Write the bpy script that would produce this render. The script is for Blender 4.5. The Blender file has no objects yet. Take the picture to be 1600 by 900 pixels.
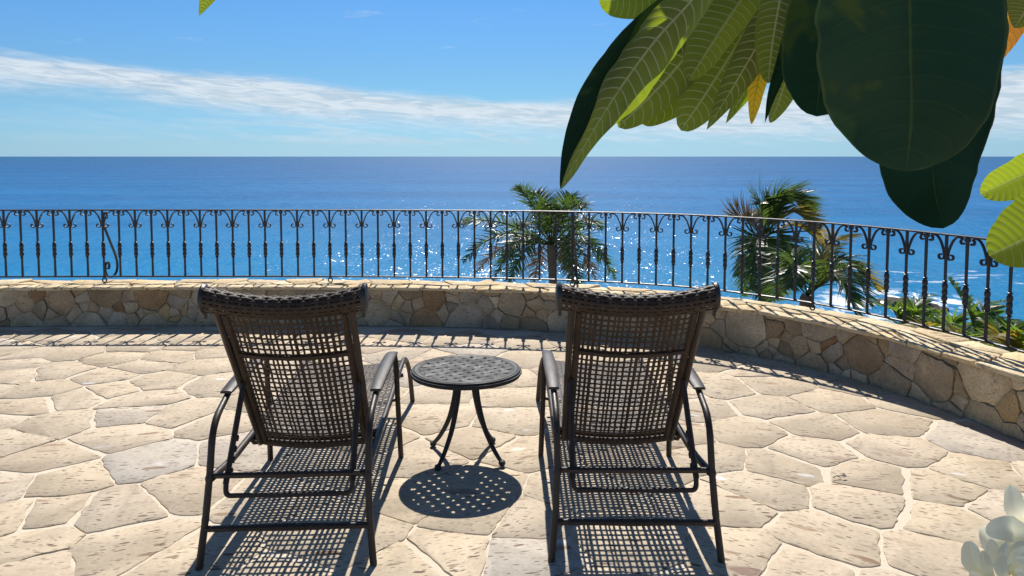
import bpy, math, random
from mathutils import Vector, Matrix, noise
from math import sin, cos, pi, radians as rad, sqrt, atan2, tan
R = random.Random(7)
scene = bpy.context.scene
V = Vector
col = scene.collection

# ------------------------------------------------------------------ camera, world, sun, exposure
CAM = Vector((0, 0, 1.65)); PITCH = rad(4); FPX = 1200.0
cd = bpy.data.cameras.new("camera"); cam = bpy.data.objects.new("camera", cd); col.objects.link(cam)
cam.location = CAM; cam.rotation_euler = (rad(90) - PITCH, 0, 0)
cd.sensor_width = 36; cd.lens = 27; cd.shift_y = -122 / 1600; cd.clip_start = 0.02; cd.clip_end = 120000
scene.camera = cam
scene.render.resolution_x = 1600; scene.render.resolution_y = 900
scene.view_settings.view_transform = 'Standard'; scene.view_settings.look = 'None'
scene.view_settings.exposure = 0.68; scene.view_settings.gamma = 1
SUN_EL, SUN_AZ = 48.3, 0.6            # degrees; azimuth to the right of straight ahead
sl = bpy.data.lights.new("sun", 'SUN'); so = bpy.data.objects.new("sun", sl); col.objects.link(so)
sl.energy = 4.1; sl.angle = rad(0.5); sl.color = (1.0, 0.95, 0.87)
SUND = Vector((sin(rad(SUN_AZ)) * cos(rad(SUN_EL)), cos(rad(SUN_AZ)) * cos(rad(SUN_EL)), sin(rad(SUN_EL))))
so.rotation_euler = SUND.to_track_quat('Z', 'Y').to_euler(); so.location = (0, 3, 12)

class NT:
    """small helper to wire shader nodes"""
    def __init__(s, tree): s.t = tree; s.n = tree.nodes; s.l = tree.links
    def add(s, kind, **kw):
        nd = s.n.new(kind)
        for k, v in kw.items(): setattr(nd, k, v)
        return nd
    def put(s, sock, v):
        if isinstance(v, bpy.types.NodeSocket): s.l.new(v, sock)
        elif v is not None: sock.default_value = v
    def m(s, op, a, b=None, c=None, clamp=False):
        nd = s.add('ShaderNodeMath', operation=op); nd.use_clamp = clamp
        s.put(nd.inputs[0], a)
        if b is not None: s.put(nd.inputs[1], b)
        if c is not None: s.put(nd.inputs[2], c)
        return nd.outputs[0]
    def mr(s, v, a, b, c=0.0, d=1.0, smooth=True):
        nd = s.add('ShaderNodeMapRange'); nd.interpolation_type = 'SMOOTHSTEP' if smooth else 'LINEAR'
        s.put(nd.inputs[0], v); s.put(nd.inputs[1], a); s.put(nd.inputs[2], b); s.put(nd.inputs[3], c); s.put(nd.inputs[4], d)
        return nd.outputs[0]
    def mix(s, f, a, b, mode='MIX'):
        nd = s.add('ShaderNodeMix', data_type='RGBA', blend_type=mode)
        s.put(nd.inputs[0], f); s.put(nd.inputs[6], a); s.put(nd.inputs[7], b)
        return nd.outputs[2]
    def noise(s, vec, scale, detail=3, rough=.55, dist=0.0, dim='3D'):
        nd = s.add('ShaderNodeTexNoise'); nd.noise_dimensions = dim
        if vec is not None: s.put(nd.inputs['Vector'], vec)
        s.put(nd.inputs['Scale'], scale); s.put(nd.inputs['Detail'], detail); s.put(nd.inputs['Roughness'], rough); s.put(nd.inputs['Distortion'], dist)
        return nd
    def vor(s, vec, scale, feature='F1', rnd=1.0):
        nd = s.add('ShaderNodeTexVoronoi', feature=feature)
        s.put(nd.inputs['Vector'], vec); s.put(nd.inputs['Scale'], scale); s.put(nd.inputs['Randomness'], rnd)
        return nd
    def mapv(s, vec, scale=(1, 1, 1), loc=(0, 0, 0), rot=(0, 0, 0)):
        nd = s.add('ShaderNodeMapping'); s.put(nd.inputs[0], vec); s.put(nd.inputs[1], loc); s.put(nd.inputs[2], rot); s.put(nd.inputs[3], scale)
        return nd.outputs[0]
    def xyz(s, vec):
        nd = s.add('ShaderNodeSeparateXYZ'); s.put(nd.inputs[0], vec); return nd.outputs
    def comb(s, x, y, z):
        nd = s.add('ShaderNodeCombineXYZ'); s.put(nd.inputs[0], x); s.put(nd.inputs[1], y); s.put(nd.inputs[2], z); return nd.outputs[0]
    def ramp(s, v, stops, interp='LINEAR'):
        nd = s.add('ShaderNodeValToRGB'); cr = nd.color_ramp; cr.interpolation = interp
        while len(cr.elements) < len(stops): cr.elements.new(0.5)
        for e, (p, c) in zip(cr.elements, stops): e.position = p; e.color = (*c, 1) if len(c) == 3 else c
        s.put(nd.inputs[0], v); return nd.outputs[0]
    def bump(s, h, strength=.3, dist=.01, normal=None):
        nd = s.add('ShaderNodeBump'); s.put(nd.inputs['Height'], h); s.put(nd.inputs['Strength'], strength); s.put(nd.inputs['Distance'], dist)
        if normal is not None: s.l.new(normal, nd.inputs['Normal'])
        return nd.outputs[0]

def material(name):
    m = bpy.data.materials.new(name); m.use_nodes = True
    t = NT(m.node_tree); t.p = m.node_tree.nodes['Principled BSDF']; t.out = m.node_tree.nodes['Material Output']
    return m, t

# sky
w = bpy.data.worlds.new("World"); scene.world = w; w.use_nodes = True
t = NT(w.node_tree); bg = w.node_tree.nodes['Background']
sky = t.add('ShaderNodeTexSky', sky_type='NISHITA'); sky.sun_disc = False
sky.sun_elevation = rad(SUN_EL); sky.sun_rotation = rad(SUN_AZ); sky.altitude = 30; sky.air_density = 1.0; sky.dust_density = 0.25; sky.ozone_density = 2.2
tc = t.add('ShaderNodeTexCoord'); d = t.xyz(tc.outputs['Generated'])
E_ = t.m('MULTIPLY', t.m('ARCSINE', d[2]), 57.2958)
A_ = t.m('MULTIPLY', t.m('ARCTAN2', d[0], d[1]), 57.2958)
def curve(pts):
    nd = t.add('ShaderNodeFloatCurve'); c = nd.mapping.curves[0]
    while len(c.points) < len(pts): c.points.new(.5, .5)
    for p, (x, y) in zip(c.points, pts): p.location = ((x + 60) / 120, y / 12)
    nd.mapping.update(); t.put(nd.inputs[1], t.m('DIVIDE', t.m('ADD', A_, 60), 120, clamp=True)); return t.m('MULTIPLY', nd.outputs[0], 12)
top = curve([(-60, 7.4), (-34, 6.5), (-26, 6.05), (-16, 5.5), (-8, 4.65), (0, 4.2), (8, 4.15), (20, 4.8), (34, 5.6), (60, 6.4)])
bot = curve([(-60, 4.4), (-34, 3.95), (-26, 3.4), (-16, 2.3), (-8, 1.9), (0, 1.5), (8, 1.2), (20, 1.0), (34, 1.0), (60, 1.6)])
v1 = t.comb(t.m('MULTIPLY', A_, .10), t.m('ADD', t.m('MULTIPLY', E_, .8), t.m('MULTIPLY', A_, .05)), 0)
n1 = t.noise(v1, 1.6, 6, .6, .4).outputs[0]
n2 = t.noise(t.comb(t.m('MULTIPLY', A_, .17), t.m('ADD', t.m('MULTIPLY', E_, 1.3), t.m('MULTIPLY', A_, .08)), 4.0), 2.0, 7, .62, 1.1).outputs[0]
wob = t.m('MULTIPLY', t.m('SUBTRACT', n1, .5), 1.3)
e1 = t.mr(t.m('SUBTRACT', t.m('ADD', top, wob), E_), -.25, .65)
e2 = t.mr(t.m('SUBTRACT', E_, t.m('ADD', bot, t.m('MULTIPLY', wob, 1.6))), -.3, 1.5)
body = t.m('MULTIPLY', t.m('MULTIPLY', e1, e2), t.mr(n2, .28, .60, .62, 1.0))
# thin lower streak on the left, pale veil near the horizon, a few wisps higher up
low = t.m('MULTIPLY', t.mr(n1, .42, .62), t.m('MULTIPLY', t.mr(E_, .5, 1.4), t.mr(E_, 4.5, 2.6)))
low = t.m('MULTIPLY', low, t.mr(A_, -30, -6, .12, .55))
wisp = t.m('MULTIPLY', t.mr(t.noise(t.comb(t.m('MULTIPLY', A_, .09), t.m('MULTIPLY', E_, .55), 9.0), 2.2, 7, .62, .8).outputs[0], .60, .80), t.mr(E_, 5.5, 8))
wisp = t.m('MULTIPLY', wisp, .40)
cl = t.m('MAXIMUM', t.m('MAXIMUM', body, low), wisp, clamp=True)
hsv = t.add('ShaderNodeHueSaturation'); t.put(hsv.inputs['Color'], sky.outputs[0]); hsv.inputs['Saturation'].default_value = 1.12
skyc = t.ramp(t.m('DIVIDE', E_, 60.0, clamp=True), [(0, (.25, .47, .92)), (.0144, (.24, .43, .77)), (.065, (.235, .405, .59)), (.104, (.255, .42, .58)), (.144, (.265, .445, .62)), (.19, (.27, .465, .645)), (.65, (.46, .475, .52))])
skyc = t.mix(1.0, skyc, (2, 2, 2, 1), 'MULTIPLY')
skyc = t.mix(1.0, hsv.outputs[0], skyc, 'MULTIPLY')
shade = t.mr(n2, .35, .65, .80, 1.0)
clc = t.mix(1.0, (9.2, 10.3, 11.3, 1), t.comb(shade, shade, shade), 'MULTIPLY')
t.put(bg.inputs[0], t.mix(t.m('MULTIPLY', cl, .94), skyc, clc)); bg.inputs[1].default_value = 0.05

# ------------------------------------------------------------------ geometry helpers
def ray(px, py):
    v = Vector(((px - 800) / FPX, 1, -(py - 328) / FPX)); v.normalize()
    return Matrix.Rotation(-PITCH, 3, 'X') @ v
def at(px, py, dist): return CAM + ray(px, py) * dist
def onplane(px, py, z):
    r = ray(px, py); return CAM + r * ((z - CAM.z) / r.z)
def proj(p):
    v = Matrix.Rotation(PITCH, 3, 'X') @ (Vector(p) - CAM)
    if v.y < .05: return None
    return (800 + FPX * v.x / v.y, 328 - FPX * v.z / v.y)

class MB:
    def __init__(s): s.v = []; s.f = []; s.uv = {}
    def tube(s, pts, r, n=8, cap=True, flat=None):
        pts = [Vector(p) for p in pts]; N = len(pts); b = len(s.v)
        tan0 = (pts[1] - pts[0]).normalized()
        ref = Vector((0, 0, 1)) if abs(tan0.z) < .9 else Vector((1, 0, 0))
        nrm = (ref - tan0 * ref.dot(tan0)).normalized()
        for i, p in enumerate(pts):
            tg = (pts[min(i + 1, N - 1)] - pts[max(i - 1, 0)]).normalized()
            nrm = (nrm - tg * nrm.dot(tg)).normalized(); bn = tg.cross(nrm)
            rr = r[i] if isinstance(r, (list, tuple)) else (r(i / (N - 1)) if callable(r) else r)
            ra, rb = (rr, rr) if flat is None else (rr, rr * flat)
            for k in range(n):
                a = 2 * pi * (k + .5) / n; s.v.append(p + nrm * cos(a) * ra + bn * sin(a) * rb)
        for i in range(N - 1):
            for k in range(n):
                k2 = (k + 1) % n; s.f.append((b + i * n + k, b + i * n + k2, b + (i + 1) * n + k2, b + (i + 1) * n + k))
        if cap:
            s.f.append(tuple(b + k for k in range(n - 1, -1, -1))); s.f.append(tuple(b + (N - 1) * n + k for k in range(n)))
        return s
    def box(s, c, size, rot=None):
        c = Vector(c); b = len(s.v)
        for x in (-1, 1):
            for y in (-1, 1):
                for z in (-1, 1):
                    q = Vector((x * size[0] / 2, y * size[1] / 2, z * size[2] / 2))
                    s.v.append(c + (rot @ q if rot else q))
        for f in ((0, 1, 3, 2), (4, 6, 7, 5), (0, 4, 5, 1), (2, 3, 7, 6), (0, 2, 6, 4), (1, 5, 7, 3)): s.f.append(tuple(b + i for i in f))
        return s
    def lathe(s, prof, n=32, c=(0, 0, 0), closed=False):
        b = len(s.v); c = Vector(c); m = len(prof)
        for r, z in prof:
            for k in range(n): a = 2 * pi * k / n; s.v.append(c + Vector((r * cos(a), r * sin(a), z)))
        for i in range(m - 1 + (1 if closed else 0)):
            j = (i + 1) % m
            for k in range(n):
                k2 = (k + 1) % n; s.f.append((b + i * n + k, b + i * n + k2, b + j * n + k2, b + j * n + k))
        if not closed:
            s.f.append(tuple(b + k for k in range(n - 1, -1, -1))); s.f.append(tuple(b + (m - 1) * n + k for k in range(n)))
        return s
    def sweep(s, rings, cap=True):
        """rings: lists of equally many points, joined in order (closed cross-sections)"""
        b = len(s.v); n = len(rings[0])
        for rg in rings: s.v += [Vector(p) for p in rg]
        for i in range(len(rings) - 1):
            for k in range(n):
                k2 = (k + 1) % n; s.f.append((b + i * n + k, b + i * n + k2, b + (i + 1) * n + k2, b + (i + 1) * n + k))
        if cap:
            s.f.append(tuple(b + k for k in range(n - 1, -1, -1))); s.f.append(tuple(b + (len(rings) - 1) * n + k for k in range(n)))
        return s
    def build(s, name, mat, parent=None, smooth=True, loc=None, fix=True):
        me = bpy.data.meshes.new(name)
        off = Vector(loc) if loc is not None else Vector((0, 0, 0))
        me.from_pydata([tuple(v - off) for v in s.v], [], s.f)
        if s.uv:
            ul = me.uv_layers.new(name="UVMap")
            for lp in me.loops: ul.data[lp.index].uv = s.uv.get(lp.vertex_index, (0, 0))
        if fix:
            import bmesh
            bm = bmesh.new(); bm.from_mesh(me); bmesh.ops.recalc_face_normals(bm, faces=bm.faces); bm.to_mesh(me); bm.free()
        if smooth:
            me.polygons.foreach_set('use_smooth', [True] * len(me.polygons))
            me.set_sharp_from_angle(angle=rad(40))
        me.materials.append(mat)
        o = bpy.data.objects.new(name, me); col.objects.link(o)
        if loc is not None: o.location = off
        if parent is not None: o.parent = parent
        return o

def tag(o, label=None, cat=None, group=None, kind=None):
    if label: o['label'] = label
    if cat: o['category'] = cat
    if group: o['group'] = group
    if kind: o['kind'] = kind
    return o
def empty(name, loc=(0, 0, 0), rz=0.0):
    o = bpy.data.objects.new(name, None); col.objects.link(o); o.location = loc; o.rotation_euler = (0, 0, rz); o.empty_display_size = .1
    return o
def copy_tree(o, parent=None):
    c = o.copy(); col.objects.link(c); c.parent = parent
    for ch in list(o.children): copy_tree(ch, c)
    return c
def catmull(P, step=6):
    P = [Vector(p) for p in P]; out = []
    Q = [P[0] * 2 - P[1]] + P + [P[-1] * 2 - P[-2]]
    for i in range(1, len(Q) - 2):
        for k in range(step):
            u = k / step; a, b, c, d_ = Q[i - 1], Q[i], Q[i + 1], Q[i + 2]
            out.append(.5 * ((2 * b) + (c - a) * u + (2 * a - 5 * b + 4 * c - d_) * u * u + (3 * b - a - 3 * c + d_) * u ** 3))
    out.append(P[-1]); return out
def fillet(P, r=.05, n=5):
    """polyline with rounded corners"""
    P = [Vector(p) for p in P]; out = [P[0]]
    for i in range(1, len(P) - 1):
        a, b, c = P[i - 1], P[i], P[i + 1]
        rr = r if not isinstance(r, (list, tuple)) else r[i - 1]
        rr = min(rr, (b - a).length * .49, (c - b).length * .49)
        p, q = b + (a - b).normalized() * rr, b + (c - b).normalized() * rr
        for k in range(n + 1):
            u = k / n; out.append(p * (1 - u) ** 2 + b * 2 * u * (1 - u) + q * u * u)
    out.append(P[-1]); return out

# ------------------------------------------------------------------ materials
def stone_mat(name, ramp, fleck=True, flecksc=1.0, bumpk=.35, grain=.5, lo=.85, hi=1.12, zs=1.0, fk=1.0):
    m, t = material(name)
    tc = t.add('ShaderNodeTexCoord'); oi = t.add('ShaderNodeObjectInfo'); rnd = oi.outputs['Random']
    off = t.comb(t.m('MULTIPLY', rnd, 37.0), t.m('MULTIPLY', rnd, 91.0), t.m('MULTIPLY', rnd, 13.0))
    va = t.add('ShaderNodeVectorMath', operation='ADD'); t.put(va.inputs[0], tc.outputs['Object']); t.put(va.inputs[1], off); P = va.outputs[0]
    base = t.ramp(rnd, ramp)
    n1 = t.noise(P, 3.2, 5, .6).outputs[0]; n2 = t.noise(P, 60, 4, .7).outputs[0]; n3 = t.noise(t.mapv(P, (1, 4, 4)), 9, 4, .6, .5).outputs[0]
    c = t.mix(1.0, base, t.ramp(n1, [(.3, (lo, lo * .98, lo * .95)), (.7, (hi, hi, hi))]), 'MULTIPLY')
    c = t.mix(t.m('MULTIPLY', t.mr(n3, .5, .75), .35), c, t.mix(1.0, c, (.74, .66, .58, 1), 'MULTIPLY'))
    c = t.mix(grain, c, t.mix(1.0, c, t.ramp(n2, [(.3, (.72, .7, .68)), (.7, (1.2, 1.2, 1.2))]), 'MULTIPLY'))
    h = t.m('ADD', t.m('MULTIPLY', n2, .35), t.m('MULTIPLY', n1, .8))
    if fleck:
        wp = t.noise(P, 7, 2).outputs[1]
        vm = t.add('ShaderNodeVectorMath', operation='MULTIPLY_ADD'); t.put(vm.inputs[0], wp); vm.inputs[1].default_value = (.05, .05, .05); t.put(vm.inputs[2], P)
        for k, (sx, sy, thr, colr, dens) in enumerate([(9, 36, .30, (.11, .065, .04, 1), .60), (3.8, 15, .30, (.24, .145, .09, 1), .68), (24, 80, .36, (.12, .075, .05, 1), .40), (2.4, 7.0, .30, (.29, .19, .145, 1), .86), (3.6, 8.0, .20, (.66, .64, .62, 1), .90)]):
            vo = t.vor(t.mapv(vm.outputs[0], (sx * flecksc, sy * flecksc, sy * flecksc * zs), (k * 3.1, k * 1.7, 0)), 1.0)
            cs = t.add('ShaderNodeSeparateColor'); t.put(cs.inputs[0], vo.outputs['Color'])
            mask = t.m('MULTIPLY', t.mr(vo.outputs['Distance'], thr, thr * .6), t.m('GREATER_THAN', cs.outputs[0], dens))
            mask = t.m('MULTIPLY', mask, t.mr(n1, .33 + .03 * k, .52, .35, 1.0)); mask = t.m('MULTIPLY', mask, t.mr(cs.outputs[1], 0, 1, .35 * fk, 1.0 * fk, False))
            c = t.mix(mask, c, colr)
            if k < 3: h = t.m('SUBTRACT', h, t.m('MULTIPLY', mask, .9))
    t.put(t.p.inputs['Base Color'], c); t.p.inputs['Roughness'].default_value = .82; t.p.inputs['Specular IOR Level'].default_value = .3
    t.put(t.p.inputs['Normal'], t.bump(h, bumpk, .006))
    return m
M = {}
M['flag'] = stone_mat('flagstone', [(0, (.50, .412, .293)), (.25, (.53, .44, .322)), (.42, (.475, .395, .290)), (.58, (.52, .435, .325)), (.75, (.49, .402, .292)), (.92, (.485, .412, .320)), (.96, (.46, .415, .355)), (1, (.51, .41, .288))], zs=0.02)
M['wall'] = stone_mat('wall_stone', [(0, (.47, .36, .22)), (.13, (.58, .47, .31)), (.26, (.34, .255, .155)), (.38, (.61, .50, .34)), (.50, (.42, .36, .27)), (.60, (.50, .34, .15)), (.70, (.37, .31, .235)), (.80, (.59, .465, .29)), (.88, (.32, .19, .09)), (.95, (.52, .425, .29)), (1, (.42, .35, .26))], flecksc=1.3, bumpk=1.6, lo=.60, hi=1.2, fk=.35, grain=.8)
M['cope'] = stone_mat('coping_stone', [(0, (.62, .49, .29)), (.3, (.68, .56, .36)), (.6, (.58, .45, .27)), (.8, (.66, .50, .27)), (1, (.60, .50, .34))], flecksc=1.2, bumpk=.7)
def simple(name, colr, rough=.6, bumpsc=40, bumpk=.3, var=.25, spec=.5, metal=0.0, coat=0.0):
    m, t = material(name); tc = t.add('ShaderNodeTexCoord')
    n = t.noise(tc.outputs['Object'], bumpsc, 5, .65).outputs[0]; n0 = t.noise(tc.outputs['Object'], bumpsc * .09, 3).outputs[0]
    k = t.m('ADD', t.m('MULTIPLY', n, .6), t.m('MULTIPLY', n0, .4))
    t.put(t.p.inputs['Base Color'], t.mix(1.0, (*colr, 1), t.ramp(k, [(.35, (1 - var,) * 3), (.65, (1 + var,) * 3)]), 'MULTIPLY'))
    t.put(t.p.inputs['Roughness'], t.mr(n0, .3, .7, rough * .85, min(1, rough * 1.15)))
    t.p.inputs['Specular IOR Level'].default_value = spec; t.p.inputs['Metallic'].default_value = metal; t.p.inputs['Coat Weight'].default_value = coat
    t.put(t.p.inputs['Normal'], t.bump(n, bumpk, .003)); return m
M['mortar'] = simple('mortar', (.595, .515, .395), .9, 70, .9, .14)
M['wmortar'] = simple('wall_mortar', (.42, .35, .25), .95, 60, 1.0, .3)
M['iron'] = simple('wrought_iron', (.022, .015, .014), .42, 120, .35, .35, .5)
M['frame'] = simple('brown_metal', (.034, .022, .016), .50, 90, .35, .35, .42)
M['table'] = simple('cast_metal', (.026, .026, .028), .66, 110, .35, .35, .36)
M['cap'] = simple('black_cap', (.018, .016, .016), .38, 90, .15, .2, .5)
M['earth'] = simple('hill_soil', (.13, .10, .06), .95, 1.2, .8, .4)
M['rock'] = simple('shore_rock', (.055, .042, .030), .9, 1.0, .9, .4)
M['bark'] = simple('bark', (.17, .135, .10), .9, 30, 1.0, .35)
M['branch'] = simple('frangipani_bark', (.22, .20, .17), .85, 35, .8, .25)
# wicker
m, t = material('wicker'); tc = t.add('ShaderNodeTexCoord')
n = t.noise(t.mapv(tc.outputs['Object'], (30, 30, 30)), 4, 4, .6).outputs[0]; n0 = t.noise(tc.outputs['Object'], 6, 2).outputs[0]
t.put(t.p.inputs['Base Color'], t.ramp(t.m('ADD', t.m('MULTIPLY', n, .5), t.m('MULTIPLY', n0, .5)), [(.3, (.020, .012, .008)), (.5, (.037, .023, .016)), (.7, (.072, .047, .031))]))
t.p.inputs['Roughness'].default_value = .55; t.p.inputs['Specular IOR Level'].default_value = .28
wv = t.add('ShaderNodeTexWave'); t.put(wv.inputs[0], tc.outputs['Object']); wv.inputs['Scale'].default_value = 90; wv.inputs['Distortion'].default_value = 3
t.put(t.p.inputs['Normal'], t.bump(t.m('ADD', wv.outputs[1], n), .25, .001)); M['wicker'] = m

# leaf materials: chevron veins from the leaf's own UVs
def leaf_mat(name, top_c, under_c, trans_c, tmix=.4, rough=.3, vein=(.30, .36, .16), veins=20, veink=.85, blot=None, gloss=.5, bk=.12, rv=.15, sidek=1.0, midw=.05):
    m, t = material(name)
    uv = t.add('ShaderNodeUVMap'); u, v, _ = t.xyz(uv.outputs[0])
    av = t.m('ABSOLUTE', t.m('SUBTRACT', v, .5)); av = t.m('MULTIPLY', av, 2.0)
    tc = t.add('ShaderNodeTexCoord'); nz = t.noise(tc.outputs['Object'], 9, 3).outputs[0]; nf = t.noise(tc.outputs['Object'], 60, 4).outputs[0]
    ph = t.m('ADD', t.m('SUBTRACT', t.m('MULTIPLY', u, veins), t.m('MULTIPLY', t.m('POWER', av, 1.6), 1.3)), t.m('MULTIPLY', nz, .7))
    tri = t.m('ABSOLUTE', t.m('SUBTRACT', t.m('FRACT', ph), .5))       # 0 at the vein
    side = t.m('MULTIPLY', t.mr(tri, .085, .03), t.mr(av, .97, .80))
    mid = t.mr(t.m('ADD', av, t.m('MULTIPLY', t.m('SUBTRACT', nf, .5), .05)), midw * 1.25, midw * .7); vn = t.m('MAXIMUM', t.m('MULTIPLY', side, sidek), mid)
    geo = t.add('ShaderNodeNewGeometry'); bf = geo.outputs['Backfacing']
    oi = t.add('ShaderNodeObjectInfo')
    c = t.mix(bf, (*top_c, 1), (*under_c, 1))
    c = t.mix(1.0, c, t.ramp(nz, [(.3, (.75, .8, .7)), (.7, (1.25, 1.2, 1.2))]), 'MULTIPLY')
    rb = t.mr(oi.outputs['Random'], 0, 1, 1 - rv, 1 + rv, False); c = t.mix(1.0, c, t.comb(rb, rb, rb), 'MULTIPLY')
    if blot: c = t.mix(t.mr(t.noise(tc.outputs['Object'], 14, 3, .6, .6).outputs[0], .60, .70), c, (*blot, 1))
    c = t.mix(t.m('MULTIPLY', vn, t.m('MULTIPLY', veink, t.m('ADD', t.m('MULTIPLY', bf, .75), .25))), c, (*vein, 1))
    edge = t.mr(av, .94, .985); c = t.mix(t.m('MULTIPLY', edge, .4 if sidek > .5 else .12), c, (.20, .22, .06, 1))
    t.put(t.p.inputs['Base Color'], c); t.put(t.p.inputs['Roughness'], t.mix(bf, (rough,) * 3 + (1,), (.6, .6, .6, 1)))
    t.p.inputs['Specular IOR Level'].default_value = gloss
    bulge = t.m('ADD', t.m('MULTIPLY', t.m('COSINE', t.m('MULTIPLY', ph, 6.2832)), -bk), t.m('MULTIPLY', nf, .12))
    nrm = t.bump(t.m('ADD', bulge, t.m('MULTIPLY', vn, t.m('SUBTRACT', t.m('MULTIPLY', bf, .55), .3))), .5, .004); t.put(t.p.inputs['Normal'], nrm)
    tr = t.add('ShaderNodeBsdfTranslucent')
    tcx = t.mix(1.0, (*trans_c, 1), t.ramp(nz, [(.3, (.75, .75, .7)), (.7, (1.2, 1.2, 1.2))]), 'MULTIPLY')
    t.put(tr.inputs[0], t.mix(t.m('MULTIPLY', vn, .35), tcx, (.10, .12, .03, 1)))
    t.put(tr.inputs[1], nrm)
    mx = t.add('ShaderNodeMixShader'); mx.inputs[0].default_value = tmix
    t.l.new(t.p.outputs[0], mx.inputs[1]); t.l.new(tr.outputs[0], mx.inputs[2]); t.l.new(mx.outputs[0], t.out.inputs[0])
    return m
M['leaf'] = leaf_mat('frangipani_leaf', (.020, .055, .030), (.048, .056, .018), (.44, .58, .012), .34, veins=26, rv=.45, vein=(.36, .37, .20), veink=1.0)
M['leafdark'] = leaf_mat('shaded_frangipani_leaf', (.005, .026, .014), (.012, .030, .014), (.06, .11, .01), .08, rough=.33, veins=13, vein=(.12, .16, .04), veink=.7, blot=(.030, .055, .012), gloss=.12, bk=.035, sidek=.13, midw=.020)  # darker copy of the leaf; shade of leaves above put into its colour
M['leafyellow'] = leaf_mat('yellow_leaf', (.50, .34, .02), (.55, .36, .02), (.95, .60, .02), .55, veins=22, vein=(.16, .15, .03), veink=1.0)
M['leaforange'] = leaf_mat('orange_leaf', (.48, .22, .03), (.45, .20, .03), (.55, .22, .02), .35, veins=16, vein=(.30, .17, .03))
def frond_mat(name, c1, c2, tr_c, tmix=.4):
    m, t = material(name); tc = t.add('ShaderNodeTexCoord')
    n = t.noise(tc.outputs['Object'], 2.2, 3).outputs[0]; uv = t.add('ShaderNodeUVMap'); u = t.xyz(uv.outputs[0])[0]
    c = t.ramp(n, [(.3, c1), (.7, c2)]); c = t.mix(t.mr(u, .75, 1.0), c, (.22, .17, .05, 1))
    t.put(t.p.inputs['Base Color'], c); t.p.inputs['Roughness'].default_value = .38; t.p.inputs['Specular IOR Level'].default_value = .6
    tr = t.add('ShaderNodeBsdfTranslucent'); tr.inputs[0].default_value = (*tr_c, 1)
    mx = t.add('ShaderNodeMixShader'); mx.inputs[0].default_value = tmix
    t.l.new(t.p.outputs[0], mx.inputs[1]); t.l.new(tr.outputs[0], mx.inputs[2]); t.l.new(mx.outputs[0], t.out.inputs[0]); return m
M['frond'] = frond_mat('palm_frond', (.030, .060, .022), (.070, .100, .030), (.14, .24, .03), .35)
M['frondy'] = frond_mat('yellow_frond', (.16, .14, .03), (.26, .20, .04), (.50, .38, .04), .45)
M['frondd'] = frond_mat('dry_frond', (.12, .085, .05), (.20, .15, .10), (.20, .13, .06), .2)
M['fan'] = frond_mat('fan_leaf', (.050, .095, .020), (.085, .14, .030), (.22, .36, .03), .42)
# petals
m, t = material('petal'); uv = t.add('ShaderNodeUVMap'); u, v, _ = t.xyz(uv.outputs[0])
c = t.ramp(u, [(0, (.85, .62, .10)), (.22, (.90, .80, .34)), (.5, (.92, .89, .68)), (1, (.90, .88, .74))])
t.put(t.p.inputs['Base Color'], c); t.p.inputs['Roughness'].default_value = .45; t.p.inputs['Specular IOR Level'].default_value = .35
tr = t.add('ShaderNodeBsdfTranslucent'); t.put(tr.inputs[0], t.mix(1.0, c, (.95, .95, .82, 1), 'MULTIPLY')); mx = t.add('ShaderNodeMixShader'); mx.inputs[0].default_value = .38
t.l.new(t.p.outputs[0], mx.inputs[1]); t.l.new(tr.outputs[0], mx.inputs[2]); t.l.new(mx.outputs[0], t.out.inputs[0]); M['petal'] = m
M['stem'] = simple('flower_stem', (.16, .22, .08), .5, 60, .2, .2)

# ------------------------------------------------------------------ sea
SEA = -25.0
m, t = material('sea_water'); geo = t.add('ShaderNodeNewGeometry'); P = geo.outputs['Position']; px_, py_, _ = t.xyz(P)
dist = t.m('SQRT', t.m('ADD', t.m('MULTIPLY', px_, px_), t.m('MULTIPLY', py_, py_)))
ld = t.m('LOGARITHM', dist, 10.0)
colr = t.ramp(t.mr(ld, 2.0, 4.3, 0, 1, False), [(0, (.008, .175, .33)), (.14, (.008, .155, .34)), (.30, (.011, .125, .31)), (.5, (.012, .102, .265)), (.75, (.012, .095, .235)), (1, (.012, .094, .225))])
mot = t.noise(t.mapv(P, (.004, .012, 1)), 1.0, 5, .6, .5).outputs[0]
colr = t.mix(1.0, colr, t.ramp(mot, [(.35, (.80, .84, .88)), (.65, (1.15, 1.12, 1.10))]), 'MULTIPLY')
# foam over the shallows at the right
def blob(cx, cy, rx, ry):
    a = t.m('DIVIDE', t.m('SUBTRACT', px_, cx), rx); b = t.m('DIVIDE', t.m('SUBTRACT', py_, cy), ry)
    return t.mr(t.m('ADD', t.m('MULTIPLY', a, a), t.m('MULTIPLY', b, b)), 1.0, .1)
q1 = onplane(1400, 468, SEA); q2 = onplane(1540, 436, SEA); q3 = onplane(1480, 425, SEA); q4 = onplane(1385, 482, SEA)
fn = t.noise(t.mapv(P, (.22, .14, 1)), 1.0, 7, .72, 1.2).outputs[0]
f1 = t.m('MULTIPLY', t.m('MAXIMUM', blob(q1.x, q1.y, 17, 15), blob(q4.x, q4.y, 16, 16)), t.mr(fn, .47, .57))
fn2 = t.noise(t.mapv(P, (.10, .30, 1)), 1.0, 6, .7, .8).outputs[0]
f2 = t.m('MULTIPLY', t.m('MAXIMUM', blob(q2.x, q2.y, 38, 10), blob(q3.x, q3.y, 20, 6)), t.mr(fn2, .55, .68))
foam = t.m('MAXIMUM', f1, f2, clamp=True)
wcap = t.noise(t.mapv(P, (.5, .9, 1)), 1.0, 3, .6, .3).outputs[0]
k1 = t.noise(t.mapv(P, (1.5, .55, 1)), 1.0, 3, .55, .3).outputs[1]
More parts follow.
